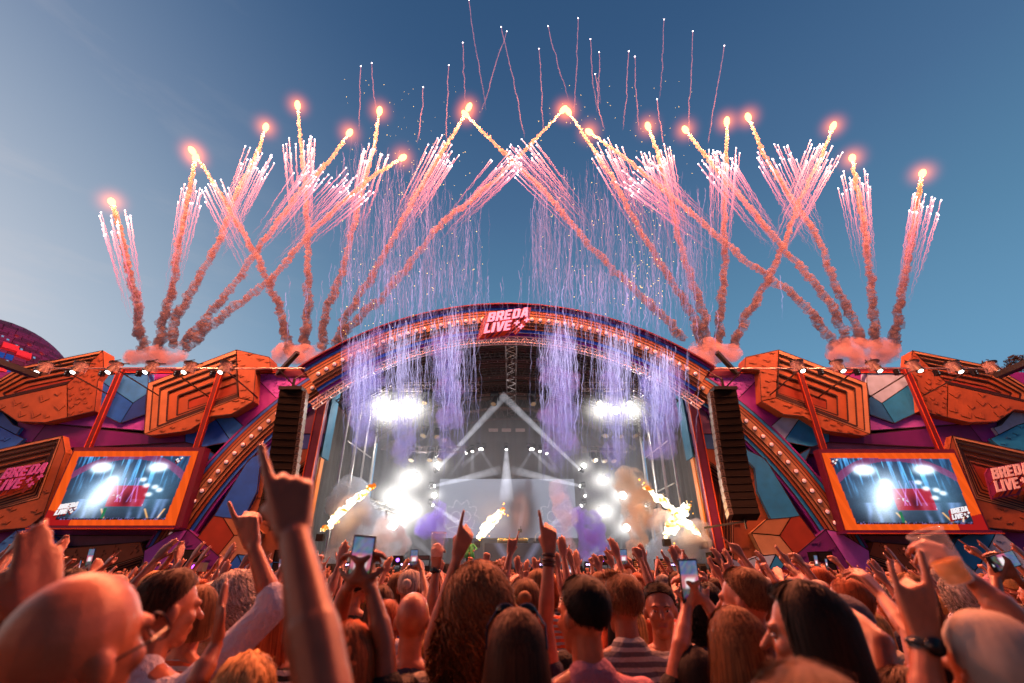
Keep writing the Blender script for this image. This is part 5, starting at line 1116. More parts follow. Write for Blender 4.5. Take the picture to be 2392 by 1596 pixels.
# ------------------------------------------------------------------ people
V3 = Vector
def tcap(q, p0, r0, p1, r1, n=10):
    p0 = V3(p0); p1 = V3(p1); d = p1-p0; L = d.length
    if L < 1e-5: q.sphere(p0, max(r0, r1), n, 6); return
    u = d/L; pts = []; rad = []
    for a in (80, 50, 20): pts.append(p0-u*r0*math.sin(math.radians(a))); rad.append(r0*math.cos(math.radians(a)))
    for a in (20, 50, 80): pts.append(p1+u*r1*math.sin(math.radians(a))); rad.append(r1*math.cos(math.radians(a)))
    q.tube(pts, rad, n)
def remesh(q, name, m, vox, smooth=3, dec=None, fold=0, fs=9, seed=0):
    me = q.mesh('tmp', m); o = bpy.data.objects.new('tmp', me); COL.objects.link(o)
    md = o.modifiers.new('r', 'REMESH'); md.mode = 'VOXEL'; md.voxel_size = vox
    sm = o.modifiers.new('s', 'SMOOTH'); sm.iterations = smooth; sm.factor = .5
    if dec: dm = o.modifiers.new('d', 'DECIMATE'); dm.ratio = dec
    dg = bpy.context.evaluated_depsgraph_get(); me2 = bpy.data.meshes.new_from_object(o.evaluated_get(dg)); bpy.data.objects.remove(o); bpy.data.meshes.remove(me)
    if fold:
        n = len(me2.vertices); co = np.empty(n*3); me2.vertices.foreach_get('co', co); co = co.reshape(-1, 3); nr = np.empty(n*3); me2.vertices.foreach_get('normal', nr); nr = nr.reshape(-1, 3)
        dsp = noise3(co*np.array([1,1,.55]), fs, seed)*.6+noise3(co, fs*2.3, seed+1)*.4; co += nr*(dsp*fold)[:, None]; me2.vertices.foreach_set('co', co.ravel())
    me2.name = name; me2.materials.clear(); me2.materials.append(m); me2.polygons.foreach_set('use_smooth', [True]*len(me2.polygons)); me2.update(); return me2
FIN = [(.033,[.043,.026,.022],.092), (.011,[.047,.030,.023],.096), (-.012,[.043,.028,.022],.087), (-.032,[.034,.021,.019],.074)]
HP = {'point': ([(0,4,2),(50,88,52),(54,90,54),(46,88,50)], 'fold'), 'fist': ([(64,98,58)]*4, 'fold'), 'open': ([(6,8,5),(2,6,4),(4,7,5),(10,10,6)], 'out'),
 'relax': ([(18,22,12),(24,26,14),(28,30,16),(32,34,18)], 'out'), 'peace': ([(0,4,2),(3,4,2),(66,98,58),(62,98,58)], 'fold'), 'horns': ([(2,4,2),(66,98,58),(66,98,58),(4,6,4)], 'fold'),
 'hold': ([(38,42,24),(42,46,26),(46,48,28),(50,50,30)], 'grip'), 'flat': ([(2,3,2)]*4, 'side')}
def hand(q, w, dr, back, right, pose, s=1.0):
    dr = V3(dr).normalized(); back = (V3(back)-dr*V3(back).dot(dr)).normalized(); th = back.cross(dr)*(1 if right else -1)
    T = lambda x, y, z: V3(w)+(th*x+back*y+dr*z)*s
    cur, tp = HP[pose]
    for x, _, zb in FIN: tcap(q, T(x*.48,0,-.004), .018*s, T(x*.96,.002,zb), .0128*s, 8)
    tcap(q, T(.02,-.012,.02), .017*s, T(.03,-.01,.06), .014*s, 8)
    for (x, Ls, zb), (a, b, c) in zip(FIN, cur):
        spread = x*3.2 if pose in ('open','relax') else 4.5*x if pose == 'point' and x > .03 else x*.9 if pose != 'flat' else 0
        p = [x, .002, zb]; ang = 0; r = .0124 if x > -.03 else .0108
        for L, da in zip(Ls, (a, b, c)):
            ang += math.radians(da); n_ = [p[0]+L*spread*1.0*math.cos(ang), p[1]-L*math.sin(ang), p[2]+L*math.cos(ang)]
            tcap(q, T(*p), r*s, T(*n_), r*.9*s, 8); p = n_; r *= .9
    if tp == 'fold': ch = [(.022,-.008,.02),(.040,-.026,.058),(.022,-.040,.082),(-.004,-.042,.088)]
    elif tp == 'out': ch = [(.022,-.004,.018),(.050,-.014,.048),(.070,-.020,.078),(.080,-.022,.104)]
    elif tp == 'grip': ch = [(.022,-.008,.018),(.046,-.034,.044),(.050,-.060,.070),(.044,-.074,.096)]
    else: ch = [(.022,-.004,.018),(.042,-.012,.055),(.048,-.014,.085),(.048,-.014,.108)]
    for i in range(3): tcap(q, T(*ch[i]), (.0165,.0135,.0115)[i]*s, T(*ch[i+1]), (.0135,.012,.0095)[i]*s, 8)
def headparts(q, C, R, s=1.0, ears=True):
    T = lambda v: C+R@(V3(v)*s)
    def ell(c, r):
        b = len(q.v); q.sphere((0,0,0), r, 16, 12)
        for i in range(b, len(q.v)): q.v[i] = tuple(T(V3(q.v[i])+V3(c)))
    ell((0,-.010,.022), (.074,.092,.094)); ell((0,.024,-.022), (.060,.066,.092)); ell((0,.050,-.088), (.036,.034,.030)); ell((0,.02,-.07), (.050,.055,.04))
    tcap(q, T((-.032,.080,.020)), .013*s, T((.032,.080,.020)), .013*s); tcap(q, T((0,.088,.008)), .009*s, T((0,.112,-.026)), .0125*s)
    for x in (-1, 1):
        ell((x*.034,.062,-.026), (.024,.022,.024))
        if ears: ell((x*.076,-.006,-.012), (.010,.019,.031))
    ell((0,.083,-.058), (.024,.011,.008)); ell((0,.080,-.068), (.020,.011,.008))
SH = (.185, 1.405)
def ik(S, T, l1, l2, hint):
    S, T = V3(S), V3(T); d = T-S; L = min(d.length, (l1+l2)*.995); u = d.normalized(); a = (l1*l1-l2*l2+L*L)/(2*L); h = math.sqrt(max(0, l1*l1-a*a))
    hv = V3(hint); hv = (hv-u*hv.dot(u)).normalized(); return S+u*a+hv*h, S+u*L
def default_arm(side):
    S = V3((side*SH[0], 0, SH[1])); return dict(side=side, e=S+V3((side*.05,-.03,-.29)), w=S+V3((side*.04,.06,-.54)), pose='relax', back=V3((side,0,0)))
def make_meshes(key, arms, hyaw, hpit, vox, dec, sleeve='short', wide=1.0, fem=False, skin=None, cloth=None, vs=None, sfold=.006, tilt=0):
    'body (one continuous skin), shirt and the head frame, all in the person frame (facing +y)'
    C = V3((0, .015, 1.645)); R = Matrix.Rotation(hyaw, 3, 'Z') @ Matrix.Rotation(hpit, 3, 'X') @ Matrix.Rotation(tilt, 3, 'Y')
    C = V3((0,.0,1.53))+R@V3((0,.015,.115)); q = MB(); headparts(q, C, R)
    nk = (.054 if not fem else .046); tcap(q, C+R@V3((0,-.016,-.06)), nk, (0,-.01,1.44), nk*1.15, 12)
    sw = SH[0]*wide
    tcap(q, (0,-.015,1.47), .06, (-sw*.8,-.01,1.415), .05); tcap(q, (0,-.015,1.47), .06, (sw*.8,-.01,1.415), .05)
    def ell(c, r): q.sphere(c, r, 16, 10)
    ell((0,0,1.28), (.155*wide,.10,.19)); ell((0,0,1.06), (.14*wide,.095,.18)); ell((0,-.01,.92), (.155*wide,.105,.12))
    for x in (-1, 1):
        tcap(q, (x*.085,0,.88), .075, (x*.10,.0,.50), .052); tcap(q, (x*.10,0,.50), .05, (x*.11,-.02,.10), .034); tcap(q, (x*.11,-.05,.04), .035, (x*.12,.13,.03), .03)
    sh = MB()
    def sell(c, r): sh.sphere(c, r, 16, 10)
    sell((0,0,1.27), (.178*wide,.122,.20)); sell((0,.0,1.06), (.166*wide,.115,.20)); sell((0,0,.93), (.172*wide,.118,.12))
    tcap(sh, (0,-.02,1.44), .068, (-sw*.85,-.01,1.405), .062); tcap(sh, (0,-.02,1.44), .068, (sw*.85,-.01,1.405), .062)
    if sleeve == 'collar': 
        tcap(sh, (-.02,-.025,1.475), .062, (.02,-.025,1.475), .062)
    for a in arms:
        sd = a['side']; S = V3((sd*sw, -.005, SH[1])); e = V3(a['e']); w = V3(a['w']); k = a.get('k', 1.0)
        tcap(q, S, .050, S.lerp(e, .5), .044*k); tcap(q, S.lerp(e, .5), .044*k, e, .037*k); m_ = e.lerp(w, .3)
        tcap(q, e, .038*k, m_, .040*k); tcap(q, m_, .040*k, w.lerp(e,.08), .0245*k); dr = a.get('dir') or (w-e)
        hand(q, w, dr, a.get('back') or V3((0,-1,0)), sd > 0, a['pose'], a.get('hs', 1.0)*1.0)
        if sleeve != 'none':
            if sleeve == 'long': tcap(sh, S, .064, e, .054); tcap(sh, e, .052, e.lerp(w, .72), .042)
            elif a.get('roll'): tcap(sh, S, .064, e, .056); tcap(sh, e, .055, e.lerp(w, .12), .056)
            else: tcap(sh, S, .064, S.lerp(e, .62), .060)
    body = remesh(q, 'person', skin, vox, 1, dec); shirt = remesh(sh, 'shirt', cloth, vs or .016, 3, .35 if (vs or 1) < .015 else .6, sfold, 9, hash(key) % 17 if isinstance(key, int) else 3)
    return body, shirt, C, R
def hairline(th):
    a = abs(th); return math.radians(np.interp(math.degrees(a), [0,35,60,85,110,180], [48,52,62,84,112,122]))
def hairmesh(kind, seed=0, strands=0, length=.30):
    'hair in the head frame (origin at the head centre, face towards +y)'
    r = random.Random(seed); q = MB(); Cc = V3((0,-.010,.022)); base = (.0745,.0925,.0945)
    th = {'short':.014,'quiff':.016,'long':.016,'bun':.010,'curly':.05,'bob':.020,'buzz':.004,'wavy':.026}[kind]
    nT, nP = 44, 14
    def P_(theta, ph, off): 
        return Cc+V3(((base[0]+off)*math.sin(ph)*math.sin(theta), (base[1]+off)*math.sin(ph)*math.cos(theta), (base[2]+off)*math.cos(ph)))
    drop = {'long':length,'bob':.10,'wavy':length*.7,'curly':length*.55}.get(kind, 0)
    def path(theta, t, off):
        'point at fraction t from crown to tip'
        hl = hairline(theta); a = abs(theta); dl = drop*np.interp(math.degrees(a), [50,75,110,180], [0,.75,1,1]) if drop else 0
        if dl > .01: hl = min(hl, math.radians(96))
        arc = hl*.092; tot = arc+dl; s = t*tot
        if s <= arc or dl <= 0: return P_(theta, hl*(s/arc if arc else 0), off)
        e = P_(theta, hl, off); z = s-arc; back = max(0, -math.cos(theta))
        return V3((e.x*(1+.15*math.sin(z*9))-.0, e.y-.02*min(1,z*6)*back+.25*z*back*.3, e.z-z))
    grid = []
    for i in range(nP+1):
        row = []
        for j in range(nT):
            theta = -math.pi+2*math.pi*j/nT; t = i/nP; off = th*(1 if t < .75 else 1-.35*(t-.75)*4) if drop else th*(1 if t < .55 else 1-.85*(t-.55)/.45)+(.012*math.cos(theta)*(1-t) if kind == 'quiff' else 0)
            if kind in ('curly','wavy'): off += .012*math.sin(theta*7+t*15+seed)*math.sin(t*11+theta*3)
            off += .003*math.sin(theta*23+t*5+seed); row.append(path(theta, t, off))
        grid.append(row)
    vs = [p for row in grid for p in row]; fs = [(i*nT+j, i*nT+(j+1)%nT, (i+1)*nT+(j+1)%nT, (i+1)*nT+j) for i in range(nP) for j in range(nT)]; q.add(vs, fs)
    n = len(vs); inn = [Cc+(p-Cc)*.93 for p in vs[-nT:]]; q.add(vs[-nT:]+inn, [(j, (j+1)%nT, nT+(j+1)%nT, nT+j) for j in range(nT)])
    if kind == 'quiff':
        for k in range(60): x = r.uniform(-.045,.045); y = r.uniform(-.01,.07); p = Cc+V3((x,y,.09)); q.tube([p, p+V3((x*.2,.01,.03+.015*r.random()))], [.009,.001], 4)
    if kind == 'bun': q.sphere((0,-.115,.04), (.034,.034,.034), 12, 8)
    for k in range(int(strands*1.75)):
        theta = r.uniform(-math.pi, math.pi); m = (16 if kind == 'curly' else 9) if drop else 5; rad = r.uniform(.0010,.0022)*(1.5 if kind == 'curly' else 1); pts = []
        if drop: t0, t1 = r.uniform(.02,.35), r.uniform(.7,1.04)
        else: t0 = r.uniform(.0,.8); t1 = min(1.03, t0+r.uniform(.22,.4))
        lift = r.uniform(.0,.010)*(2.2 if r.random() < .12 else 1); dth = (r.uniform(-.12,.12) if drop else r.gauss(.12,.28)) if kind != 'bun' else 0; ph = r.uniform(0,6.28)
        for i in range(m):
            s = i/(m-1); t = t0+(t1-t0)*s; off = (th if drop or t < .55 else th*(1-.8*min(1,(t-.55)/.45)))+.001+lift*(s**1.5)*(1.6 if kind in ('quiff','curly') else .7); th_ = theta+dth*s
            p = path(th_, t, off)
            if kind in ('curly','wavy'):
                w = .016 if kind == 'curly' else .006; fq = 26 if kind == 'curly' else 12; p = p+V3((math.cos(ph+s*fq), math.sin(ph+s*fq), math.sin(ph*2+s*fq)*.7))*w*(.5+.6*s)
            pts.append(p)
        vs_ = []
        for i, p in enumerate(pts):
            dd_ = (pts[min(i+1, m-1)]-pts[max(i-1, 0)]).normalized(); nn_ = (p-Cc).normalized(); tg = dd_.cross(nn_)
            tg = tg.normalized() if tg.length > 1e-6 else V3((1,0,0)); ww = rad*(1 if i < m-2 else .55); vs_ += [p-tg*ww+nn_*.0004, p+tg*ww]
        q.add(vs_, [(2*i, 2*i+1, 2*i+3, 2*i+2) for i in range(m-1)])
    return q.mesh('hair', hairm, True)
def skinmat():
    m = mat('skin', (158,92,64), .38, var=.22, vscale=22, bump=.10, bscale=260, spec=.5)
    t = m.node_tree; b = t.nodes['Principled BSDF']; oi = t.nodes.new('ShaderNodeObjectInfo'); mr = t.nodes.new('ShaderNodeMapRange'); mr.inputs[3].default_value = .62; mr.inputs[4].default_value = 1.2
    t.links.new(oi.outputs['Random'], mr.inputs[0]); vm_ = t.nodes.new('ShaderNodeVectorMath'); vm_.operation = 'SCALE'; src = b.inputs['Base Color'].links[0].from_socket
    t.links.new(src, vm_.inputs[0]); t.links.new(mr.outputs[0], vm_.inputs['Scale']); t.links.new(vm_.outputs[0], b.inputs['Base Color'])
    return m
skin = skinmat()
def objmat(name, rough, var, island=0, bump=0, bs=60, sheen=0):
    m = mat(name, (128,128,128), rough, var=var, vscale=14, bump=bump, bscale=bs, objcol=True)
    if island:
        t = m.node_tree; b = t.nodes['Principled BSDF']; g_ = t.nodes.new('ShaderNodeNewGeometry'); mr = t.nodes.new('ShaderNodeMapRange'); mr.inputs[3].default_value = 1-island; mr.inputs[4].default_value = 1+island*1.5
        t.links.new(g_.outputs['Random Per Island'], mr.inputs[0]); vm_ = t.nodes.new('ShaderNodeVectorMath'); vm_.operation = 'SCALE'
        src = b.inputs['Base Color'].links[0].from_socket; t.links.new(src, vm_.inputs[0]); t.links.new(mr.outputs[0], vm_.inputs['Scale']); t.links.new(vm_.outputs[0], b.inputs['Base Color'])
    return m
hairm = objmat('hair_strand', .55, .3, .45); hairm.node_tree.nodes['Principled BSDF'].inputs['Specular IOR Level'].default_value = .18; cloth = objmat('cotton', .85, .16, 0, .6, 70)
def _stripes():
    t = cloth.node_tree; b = t.nodes['Principled BSDF']; tcn = t.nodes.new('ShaderNodeTexCoord'); wv = t.nodes.new('ShaderNodeTexWave'); wv.bands_direction = 'Z'; wv.inputs['Scale'].default_value = 9; wv.inputs['Distortion'].default_value = 1.5
    t.links.new(tcn.outputs['Object'], wv.inputs['Vector']); oi = t.nodes.new('ShaderNodeObjectInfo'); gt = t.nodes.new('ShaderNodeMath'); gt.operation = 'GREATER_THAN'; gt.inputs[1].default_value = .72; t.links.new(oi.outputs['Random'], gt.inputs[0])
    st = t.nodes.new('ShaderNodeMath'); st.operation = 'GREATER_THAN'; st.inputs[1].default_value = .55; t.links.new(wv.outputs['Fac'], st.inputs[0]); mu = t.nodes.new('ShaderNodeMath'); mu.operation = 'MULTIPLY'; t.links.new(gt.outputs[0], mu.inputs[0]); t.links.new(st.outputs[0], mu.inputs[1])
    mx_ = t.nodes.new('ShaderNodeMixRGB'); t.links.new(mu.outputs[0], mx_.inputs[0]); src = b.inputs['Base Color'].links[0].from_socket; t.links.new(src, mx_.inputs[1]); mx_.inputs[2].default_value = (.35,.33,.33,1); t.links.new(mx_.outputs[0], b.inputs['Base Color'])
_stripes(); denim = mat('trouser_cloth', (28,30,44), .9)
q = MB()
for x in (-1, 1): tcap(q, (x*.088,0,.92), .095, (x*.10,.0,.50), .068, 10); tcap(q, (x*.10,0,.50), .068, (x*.11,-.015,.10), .058, 10)
q.sphere((0,-.005,.93), (.172,.118,.10), 12, 8); trouser_me = q.mesh('trousers', denim, True)
q = MB()
for x in (-1, 1): tcap(q, (x*.11,-.06,.045), .048, (x*.12,.15,.04), .042, 8)
shoe_me = q.mesh('shoes', mat('shoe', (40,36,36), .6), True)
HC = {'blond':(176,132,80), 'light brown':(104,66,38), 'brown':(62,36,22), 'dark':(20,13,11), 'ginger':(140,66,32), 'grey':(140,130,124)}
SC = {'white':(185,185,200), 'black':(9,8,10), 'red':(150,24,22), 'blue':(40,66,120), 'pink':(165,110,130), 'grey':(84,82,90), 'green':(60,86,60), 'orange':(200,84,36), 'navy':(24,30,56), 'cream':(160,148,128)}
def c4_(c, j=.0): 
    k = 1+random.uniform(-j, j); return (*[min(1, v*k) for v in lin(c)], 1)
def assemble(body, shirt, C, R, loc, yaw, s, label, group, hair=None, hcol=None, scol=None, extra=None):
    o = bpy.data.objects.new('person', body); COL.objects.link(o); o.location = loc; o.rotation_euler = (0,0,yaw); o.scale = (s,s,s); tag(o, label, 'person', group)
    def ch(nm, me, col=None, mtx=None):
        c = bpy.data.objects.new(nm, me); COL.objects.link(c); c.parent = o
        if mtx is not None: c.matrix_local = mtx
        if col: c.color = col
        return c
    ch('shirt', shirt, scol); ch('trousers', trouser_me); ch('shoes', shoe_me)
    Mh = Matrix.Translation(C) @ R.to_4x4()
    if hair is not None: ch('hair', hair, hcol, Mh)
    if extra: extra(o, ch, Mh)
    return o
# phone and cup: things of their own, held in hands
q = MB(); q.box((-.037,-.004,-.078), (.037,.004,.078)); phone_b = q.mesh('phone_body', mat('phone_case', (18,17,20), .3))
q = MB(); q.box((-.036,.0041,.045), (-.012,.006,.074)); phone_c = q.mesh('camera_bump', mat('phone_case2', (40,38,42), .3))
def phone_screen(seed):
    r = np.random.default_rng(seed); im = np.zeros((14, 8, 3)); im[:] = lin((46,30,40)); im[9:] = lin((70,90,130)); im[5:9] = lin((190,90,110)); im[5:8, 2:6] = lin((240,230,235)); im += r.random(im.shape)*.12; im[:2] = lin((20,14,16)); im[0, 4] = 1; return im
scr_m = attr_mat('phone_screen_image', 'img', 1.0)
psc = []
for k in range(3):
    im = phone_screen(k); X, Z = np.meshgrid(np.linspace(-.033,.033,8), np.linspace(-.072,.072,14)); vs = np.stack([X, np.full_like(X,-.0046), Z], -1).reshape(-1,3); idx = np.arange(112).reshape(14,8)
    fs = np.stack([idx[:-1,:-1], idx[:-1,1:], idx[1:,1:], idx[1:,:-1]], -1).reshape(-1,4); me = bpy.data.meshes.new('phone_screen'); me.from_pydata(vs.tolist(), [], fs.tolist()); ca = me.color_attributes.new('img','FLOAT_COLOR','POINT')
    ca.data.foreach_set('color', np.concatenate([im, np.ones((14,8,1))], -1).astype(np.float32).ravel()); me.materials.append(scr_m); psc.append(me)
def phone(M, label, k=0):
    r = bpy.data.objects.new('smartphone', None); COL.objects.link(r); r.matrix_world = M; tag(r, label, 'smartphone', 'smartphones held up over the crowd')
    for nm, me in (('phone_body', phone_b), ('phone_screen', psc[k % 3]), ('camera_bump', phone_c)): o = bpy.data.objects.new(nm, me); COL.objects.link(o); o.parent = r
cupm = mat('clear_plastic', (235,225,220), .12, alpha=.22, var=.05); beer = mat('beer', (220,140,30), .15, emit=.06, ec=(255,150,20), alpha=.6)
q = MB(); q.tube([(0,0,-.06),(0,0,.07)], [.032,.044], 18, cap=False); q.tube([(0,0,-.06),(0,0,-.057)], [.032,.032], 18); 
q.tube([(.044*math.cos(a*math.pi/8),.044*math.sin(a*math.pi/8),.07) for a in range(17)], .003, 4); cup_me = q.mesh('cup_wall', cupm, True)
q = MB(); q.tube([(0,0,-.055),(0,0,-.005)], [.030,.036], 16); beer_me = q.mesh('drink', beer, True)
def cup(M, label, full=True):
    r = bpy.data.objects.new('plastic_cup', None); COL.objects.link(r); r.matrix_world = M; tag(r, label, 'cup')
    for nm, me in (('cup_wall', cup_me),)+((('drink', beer_me),) if full else ()): o = bpy.data.objects.new(nm, me); COL.objects.link(o); o.parent = r
def band_mesh(nm, m, r0=.030, w=.02, face=False):
    q = MB(); q.tube([(0,0,-w/2),(0,0,w/2)], [r0,r0*.97], 16, cap=False); q.tube([(r0*math.cos(a*math.pi/8),r0*math.sin(a*math.pi/8),0) for a in range(17)], w*.28, 5)
    if face: q.cyl((0,-r0-.002,0), (0,-r0-.012,0), .019, n=14)
    return q.mesh(nm, m, True)
# ---------------- people near the camera, placed one by one
HEROES = []
def hero(px, py, Y, label, yaw=0, hyaw=0, hpit=0, tilt=0, hair='short', hcol='brown', scol='white', sleeve='short', arms=(), vox=.008, dec=.28, strands=700, length=.3, seed=0, extra=None, wide=1.0, fem=False, sk=1.0, hscale=None, hz=None):
    hc = D(px, py, Y); s = (hz or hc.z)/1.645 if hscale is None else hscale
    yw = math.radians(yaw); Rz = Matrix.Rotation(yw, 4, 'Z'); C0 = V3((0,0,1.53))+Matrix.Rotation(math.radians(hyaw), 3, 'Z')@Matrix.Rotation(math.radians(hpit), 3, 'X')@Matrix.Rotation(math.radians(tilt), 3, 'Y')@V3((0,.015,.115))
    base = hc-(Rz@C0)*s; base.z = 0
    M = Matrix.Translation(base) @ Rz @ Matrix.Diagonal((s,s,s,1)); Mi = M.inverted(); AR = []; done = set()
    for a in arms:
        a = dict(a); a['w'] = Mi@D(*a['w']); 
        S = V3((a['side']*SH[0]*wide, 0, SH[1]))
        a['e'] = Mi@D(*a['e']) if 'e' in a else ik(S, a['w'], .30, .27, a.get('hint', (a['side'],-.3,-.6)))[0]
        if 'dirp' in a: a['dir'] = (Mi@D(*a['dirp']))-a['w']
        if 'back' in a: a['back'] = Mi.to_3x3()@V3(a['back'])
        else: a['back'] = Mi.to_3x3()@V3((0,-1,0))
        a['upper'] = (a['e']-S).length; a['fore'] = (a['w']-a['e']).length; AR.append(a); done.add(a['side'])
        print('HERO %s side %d s=%.2f upper %.2f fore %.2f' % (label[:40], a['side'], s, a['upper'], a['fore']))
    for sd in (-1, 1):
        if sd not in done: AR.append(default_arm(sd))
    body, shirt, C, R = make_meshes(seed, AR, math.radians(hyaw), math.radians(hpit), vox, dec, sleeve, wide, fem, skin, cloth, .012, .007, math.radians(tilt))
    hm_ = hairmesh(hair, seed, strands, length) if hair else None
    o = assemble(body, shirt, C, R, base, yw, s, label, None, hm_, c4_(HC[hcol]), c4_(SC[scol]), extra)
    HEROES.append((base.x, base.y)); o['_s'] = s; del o['_s']
    return o, M, AR, C, R
blackm = mat('black_plastic', (16,15,16), .45)
def glasses(o, ch, Mh, dark=False):
    q = MB()
    for x in (-1, 1):
        q.tube([(x*.033+.026*math.cos(a*math.pi/8), .104, .004+.021*math.sin(a*math.pi/8)) for a in range(17)], .0022, 5); q.tube([(x*.060,.100,.008),(x*.078,.06,.008),(x*.080,-.015,.0)], .0022, 5)
    q.tube([(-.01,.108,.008),(.01,.108,.008)], .002, 5); ch('glasses', q.mesh('glasses', mat('glasses_frame', (30,20,18), .3)), None, Mh)
def shades_on_head(o, ch, Mh):
    q = MB()
    for x in (-1, 1): q.sphere((x*.034,.045,.122), (.03,.012,.02), 12, 8); q.tube([(x*.062,.045,.12),(x*.088,-.01,.085),(x*.088,-.05,.03)], .004, 5)
    q.tube([(-.03,.05,.125),(.03,.05,.125)], .004, 5); ch('sunglasses', q.mesh('sunglasses', mat('shade_lens', (24,14,12), .12)), None, Mh)
def face_bits(o, ch, Mh):
    w = mat('eye_white', (200,190,185), .2); ir = mat('iris', (40,26,18), .2); br = mat('brow_hair', (44,26,18), .8); lp = mat('lip', (150,70,66), .45)
    for x in (-1, 1):
        q = MB(); q.sphere((x*.030,.080,.003), (.012,.007,.0055), 10, 6, 0); q.sphere((x*.030,.0855,.003), (.0052,.003,.0052), 8, 6, 1); ch('eye', q.mesh('eye', [w, ir], True), None, Mh)
        q = MB(); q.tube([(x*.014,.093,.020),(x*.030,.094,.026),(x*.048,.084,.020)], [.0016,.0026,.001], 5); ch('eyebrow', q.mesh('eyebrow', br, True), None, Mh)
    q = MB(); q.tube([(-.024,.084,-.061),(-.010,.092,-.063),(0,.0935,-.062),(.010,.092,-.063),(.024,.084,-.061)], [.001,.0035,.004,.0035,.001], 6); ch('mouth', q.mesh('mouth', lp, True), None, Mh)
def cap_hat(o, ch, Mh):
    q = MB(); q.sphere((0,-.008,.035), (.086,.104,.088), 20, 12); v = q.v[:]; keep = [f for f in q.f if all(v[i][2] > .03 for i in f)]; q.f = keep; q.mi = [0]*len(keep)
    q.tube([(-.05,-.085,.04),(0,-.112,.035),(.05,-.085,.04)], .006, 5); c = ch('cap', q.mesh('cap', mat('cap_cloth', (62,58,72), .85, bump=.4), True), None, Mh)
    q = MB(); q.sphere((0,.11,.035), (.07,.06,.008), 16, 6); ch('cap_visor', q.mesh('cap_visor', mat('cap_cloth', (62,58,72))), None, Mh)
def wristband(M, a, mesh, label_t=.12, name='watch'):
    def f(o, ch, Mh): pass
    return f
def add_band(o, a, me, t=.10, name='watch'):
    w, e = V3(a['w']), V3(a['e']); d = (w-e).normalized(); c = bpy.data.objects.new(name, me); COL.objects.link(c); c.parent = o; b = V3(a['back']); b = (b-d*b.dot(d)).normalized()
    X = b.cross(d)*-1; c.matrix_local = Matrix.Translation(w.lerp(e, t)) @ Matrix((X, -b, d)).transposed().to_4x4()
watch_me = band_mesh('watch', mat('watch_black', (16,16,22), .25), .031, .022, True); brace_me = band_mesh('bracelet', mat('bracelet_brown', (56,26,18), .6), .031, .016)
silver_me = band_mesh('bracelet', mat('bracelet_silver', (190,180,170), .25, .9), .031, .008)
o, M, A_, C_, R_ = hero(172, 1492, .90, 'bald man in glasses filling the near left corner, seen from behind, head tilted back', yaw=-14, hyaw=-4, hpit=16, tilt=10, hair=None, hcol='brown', scol='black', sleeve='short', vox=.006, dec=.32, extra=glasses, seed=1, wide=1.1)
o, M, A_, C_, R_ = hero(560, 1760, .62, 'near person raising one big blurred hand with its index finger up', hair='short', arms=[dict(side=1, e=(745,1590,.74), w=(672,1215,.80), dirp=(664,1092,.82), pose='point', back=(.3,-.92,.32), k=1.12)], scol='black', vox=.006, dec=.35, strands=200, seed=2, hz=1.50)
o, M, A_, C_, R_ = hero(385, 1400, 1.95, 'brown-haired man in a white shirt, right arm up with one finger pointing', yaw=-14, hyaw=-25, hair='short', hcol='brown', scol='white', sleeve='collar', arms=[dict(side=1, e=(628,1392,1.95), w=(578,1245,1.95), dirp=(566,1195,1.95), pose='point', roll=True, k=1.0)], seed=3, strands=900, vox=.0075)
o, M, A_, C_, R_ = hero(947, 1425, 2.45, 'bald man, shiny head, just left of the arm pointing at the stage', hair=None, scol='navy', seed=4, hpit=4)
o, M, A_, C_, R_ = hero(884, 1440, 2.65, 'man with cropped fair hair, beside the shiny bald head', hair='buzz', hcol='ginger', scol='blue', seed=5, strands=500)
o, M, A_, C_, R_ = hero(790, 1545, 1.75, 'person with auburn hair holding a phone high in both hands left of centre', hair='wavy', hcol='ginger', scol='black', seed=6, strands=700, arms=[dict(side=1, e=(882,1478,1.75), w=(850,1345,1.75), pose='hold', back=(.9,-.5,0), dirp=(838,1295,1.75)), dict(side=-1, e=(760,1470,1.85), w=(800,1345,1.75), pose='hold', back=(-.9,-.5,0), dirp=(822,1300,1.75))])
phone(Matrix.Translation(D(829,1288,1.73))@Matrix.Rotation(.08,4,'Y')@Matrix.Rotation(.15,4,'X')@Matrix.Scale(1.05,4), 'large smartphone held up in both hands left of centre, stage on its screen', 0)
o, M, A_, C_, R_ = hero(1096, 1405, 2.05, 'person with big curly auburn hair standing at the centre of the crowd', hair='curly', hcol='light brown', scol='cream', seed=7, strands=1900, length=.40, fem=True)
o, M, A_, C_, R_ = hero(1203, 1392, 2.75, 'woman with sleek streaked hair tied at the nape behind the long brown hair', hair='bun', hcol='light brown', scol='black', seed=8, strands=1200, fem=True)
o, M, A_, C_, R_ = hero(1185, 1512, 1.62, 'woman with long straight brown hair and sunglasses pushed up on her head', hair='long', hcol='brown', scol='cream', seed=9, strands=1300, length=.38, extra=shades_on_head, fem=True)
o, M, A_, C_, R_ = hero(925, 1640, 2.0, 'short dark-haired person mostly below frame, one arm pointing up to the right', hair='short', hcol='dark', scol='black', seed=10, hz=1.42, strands=300, arms=[dict(side=1, e=(990,1475,2.05), w=(1052,1270,2.05), dirp=(1072,1215,2.05), pose='point', k=1.0, back=(.1,-1,0))])
o, M, A_, C_, R_ = hero(1190, 1650, 2.15, 'person hidden behind the sunglasses woman, straight arm up with dark bracelets', hair='short', hcol='dark', scol='navy', seed=11, hz=1.45, strands=200, arms=[dict(side=1, e=(1252,1430,2.15), w=(1260,1265,2.15), dirp=(1259,1205,2.15), pose='point')])
for t in (.06,.14,.20): add_band(o, A_[0], brace_me, t, 'bracelet')
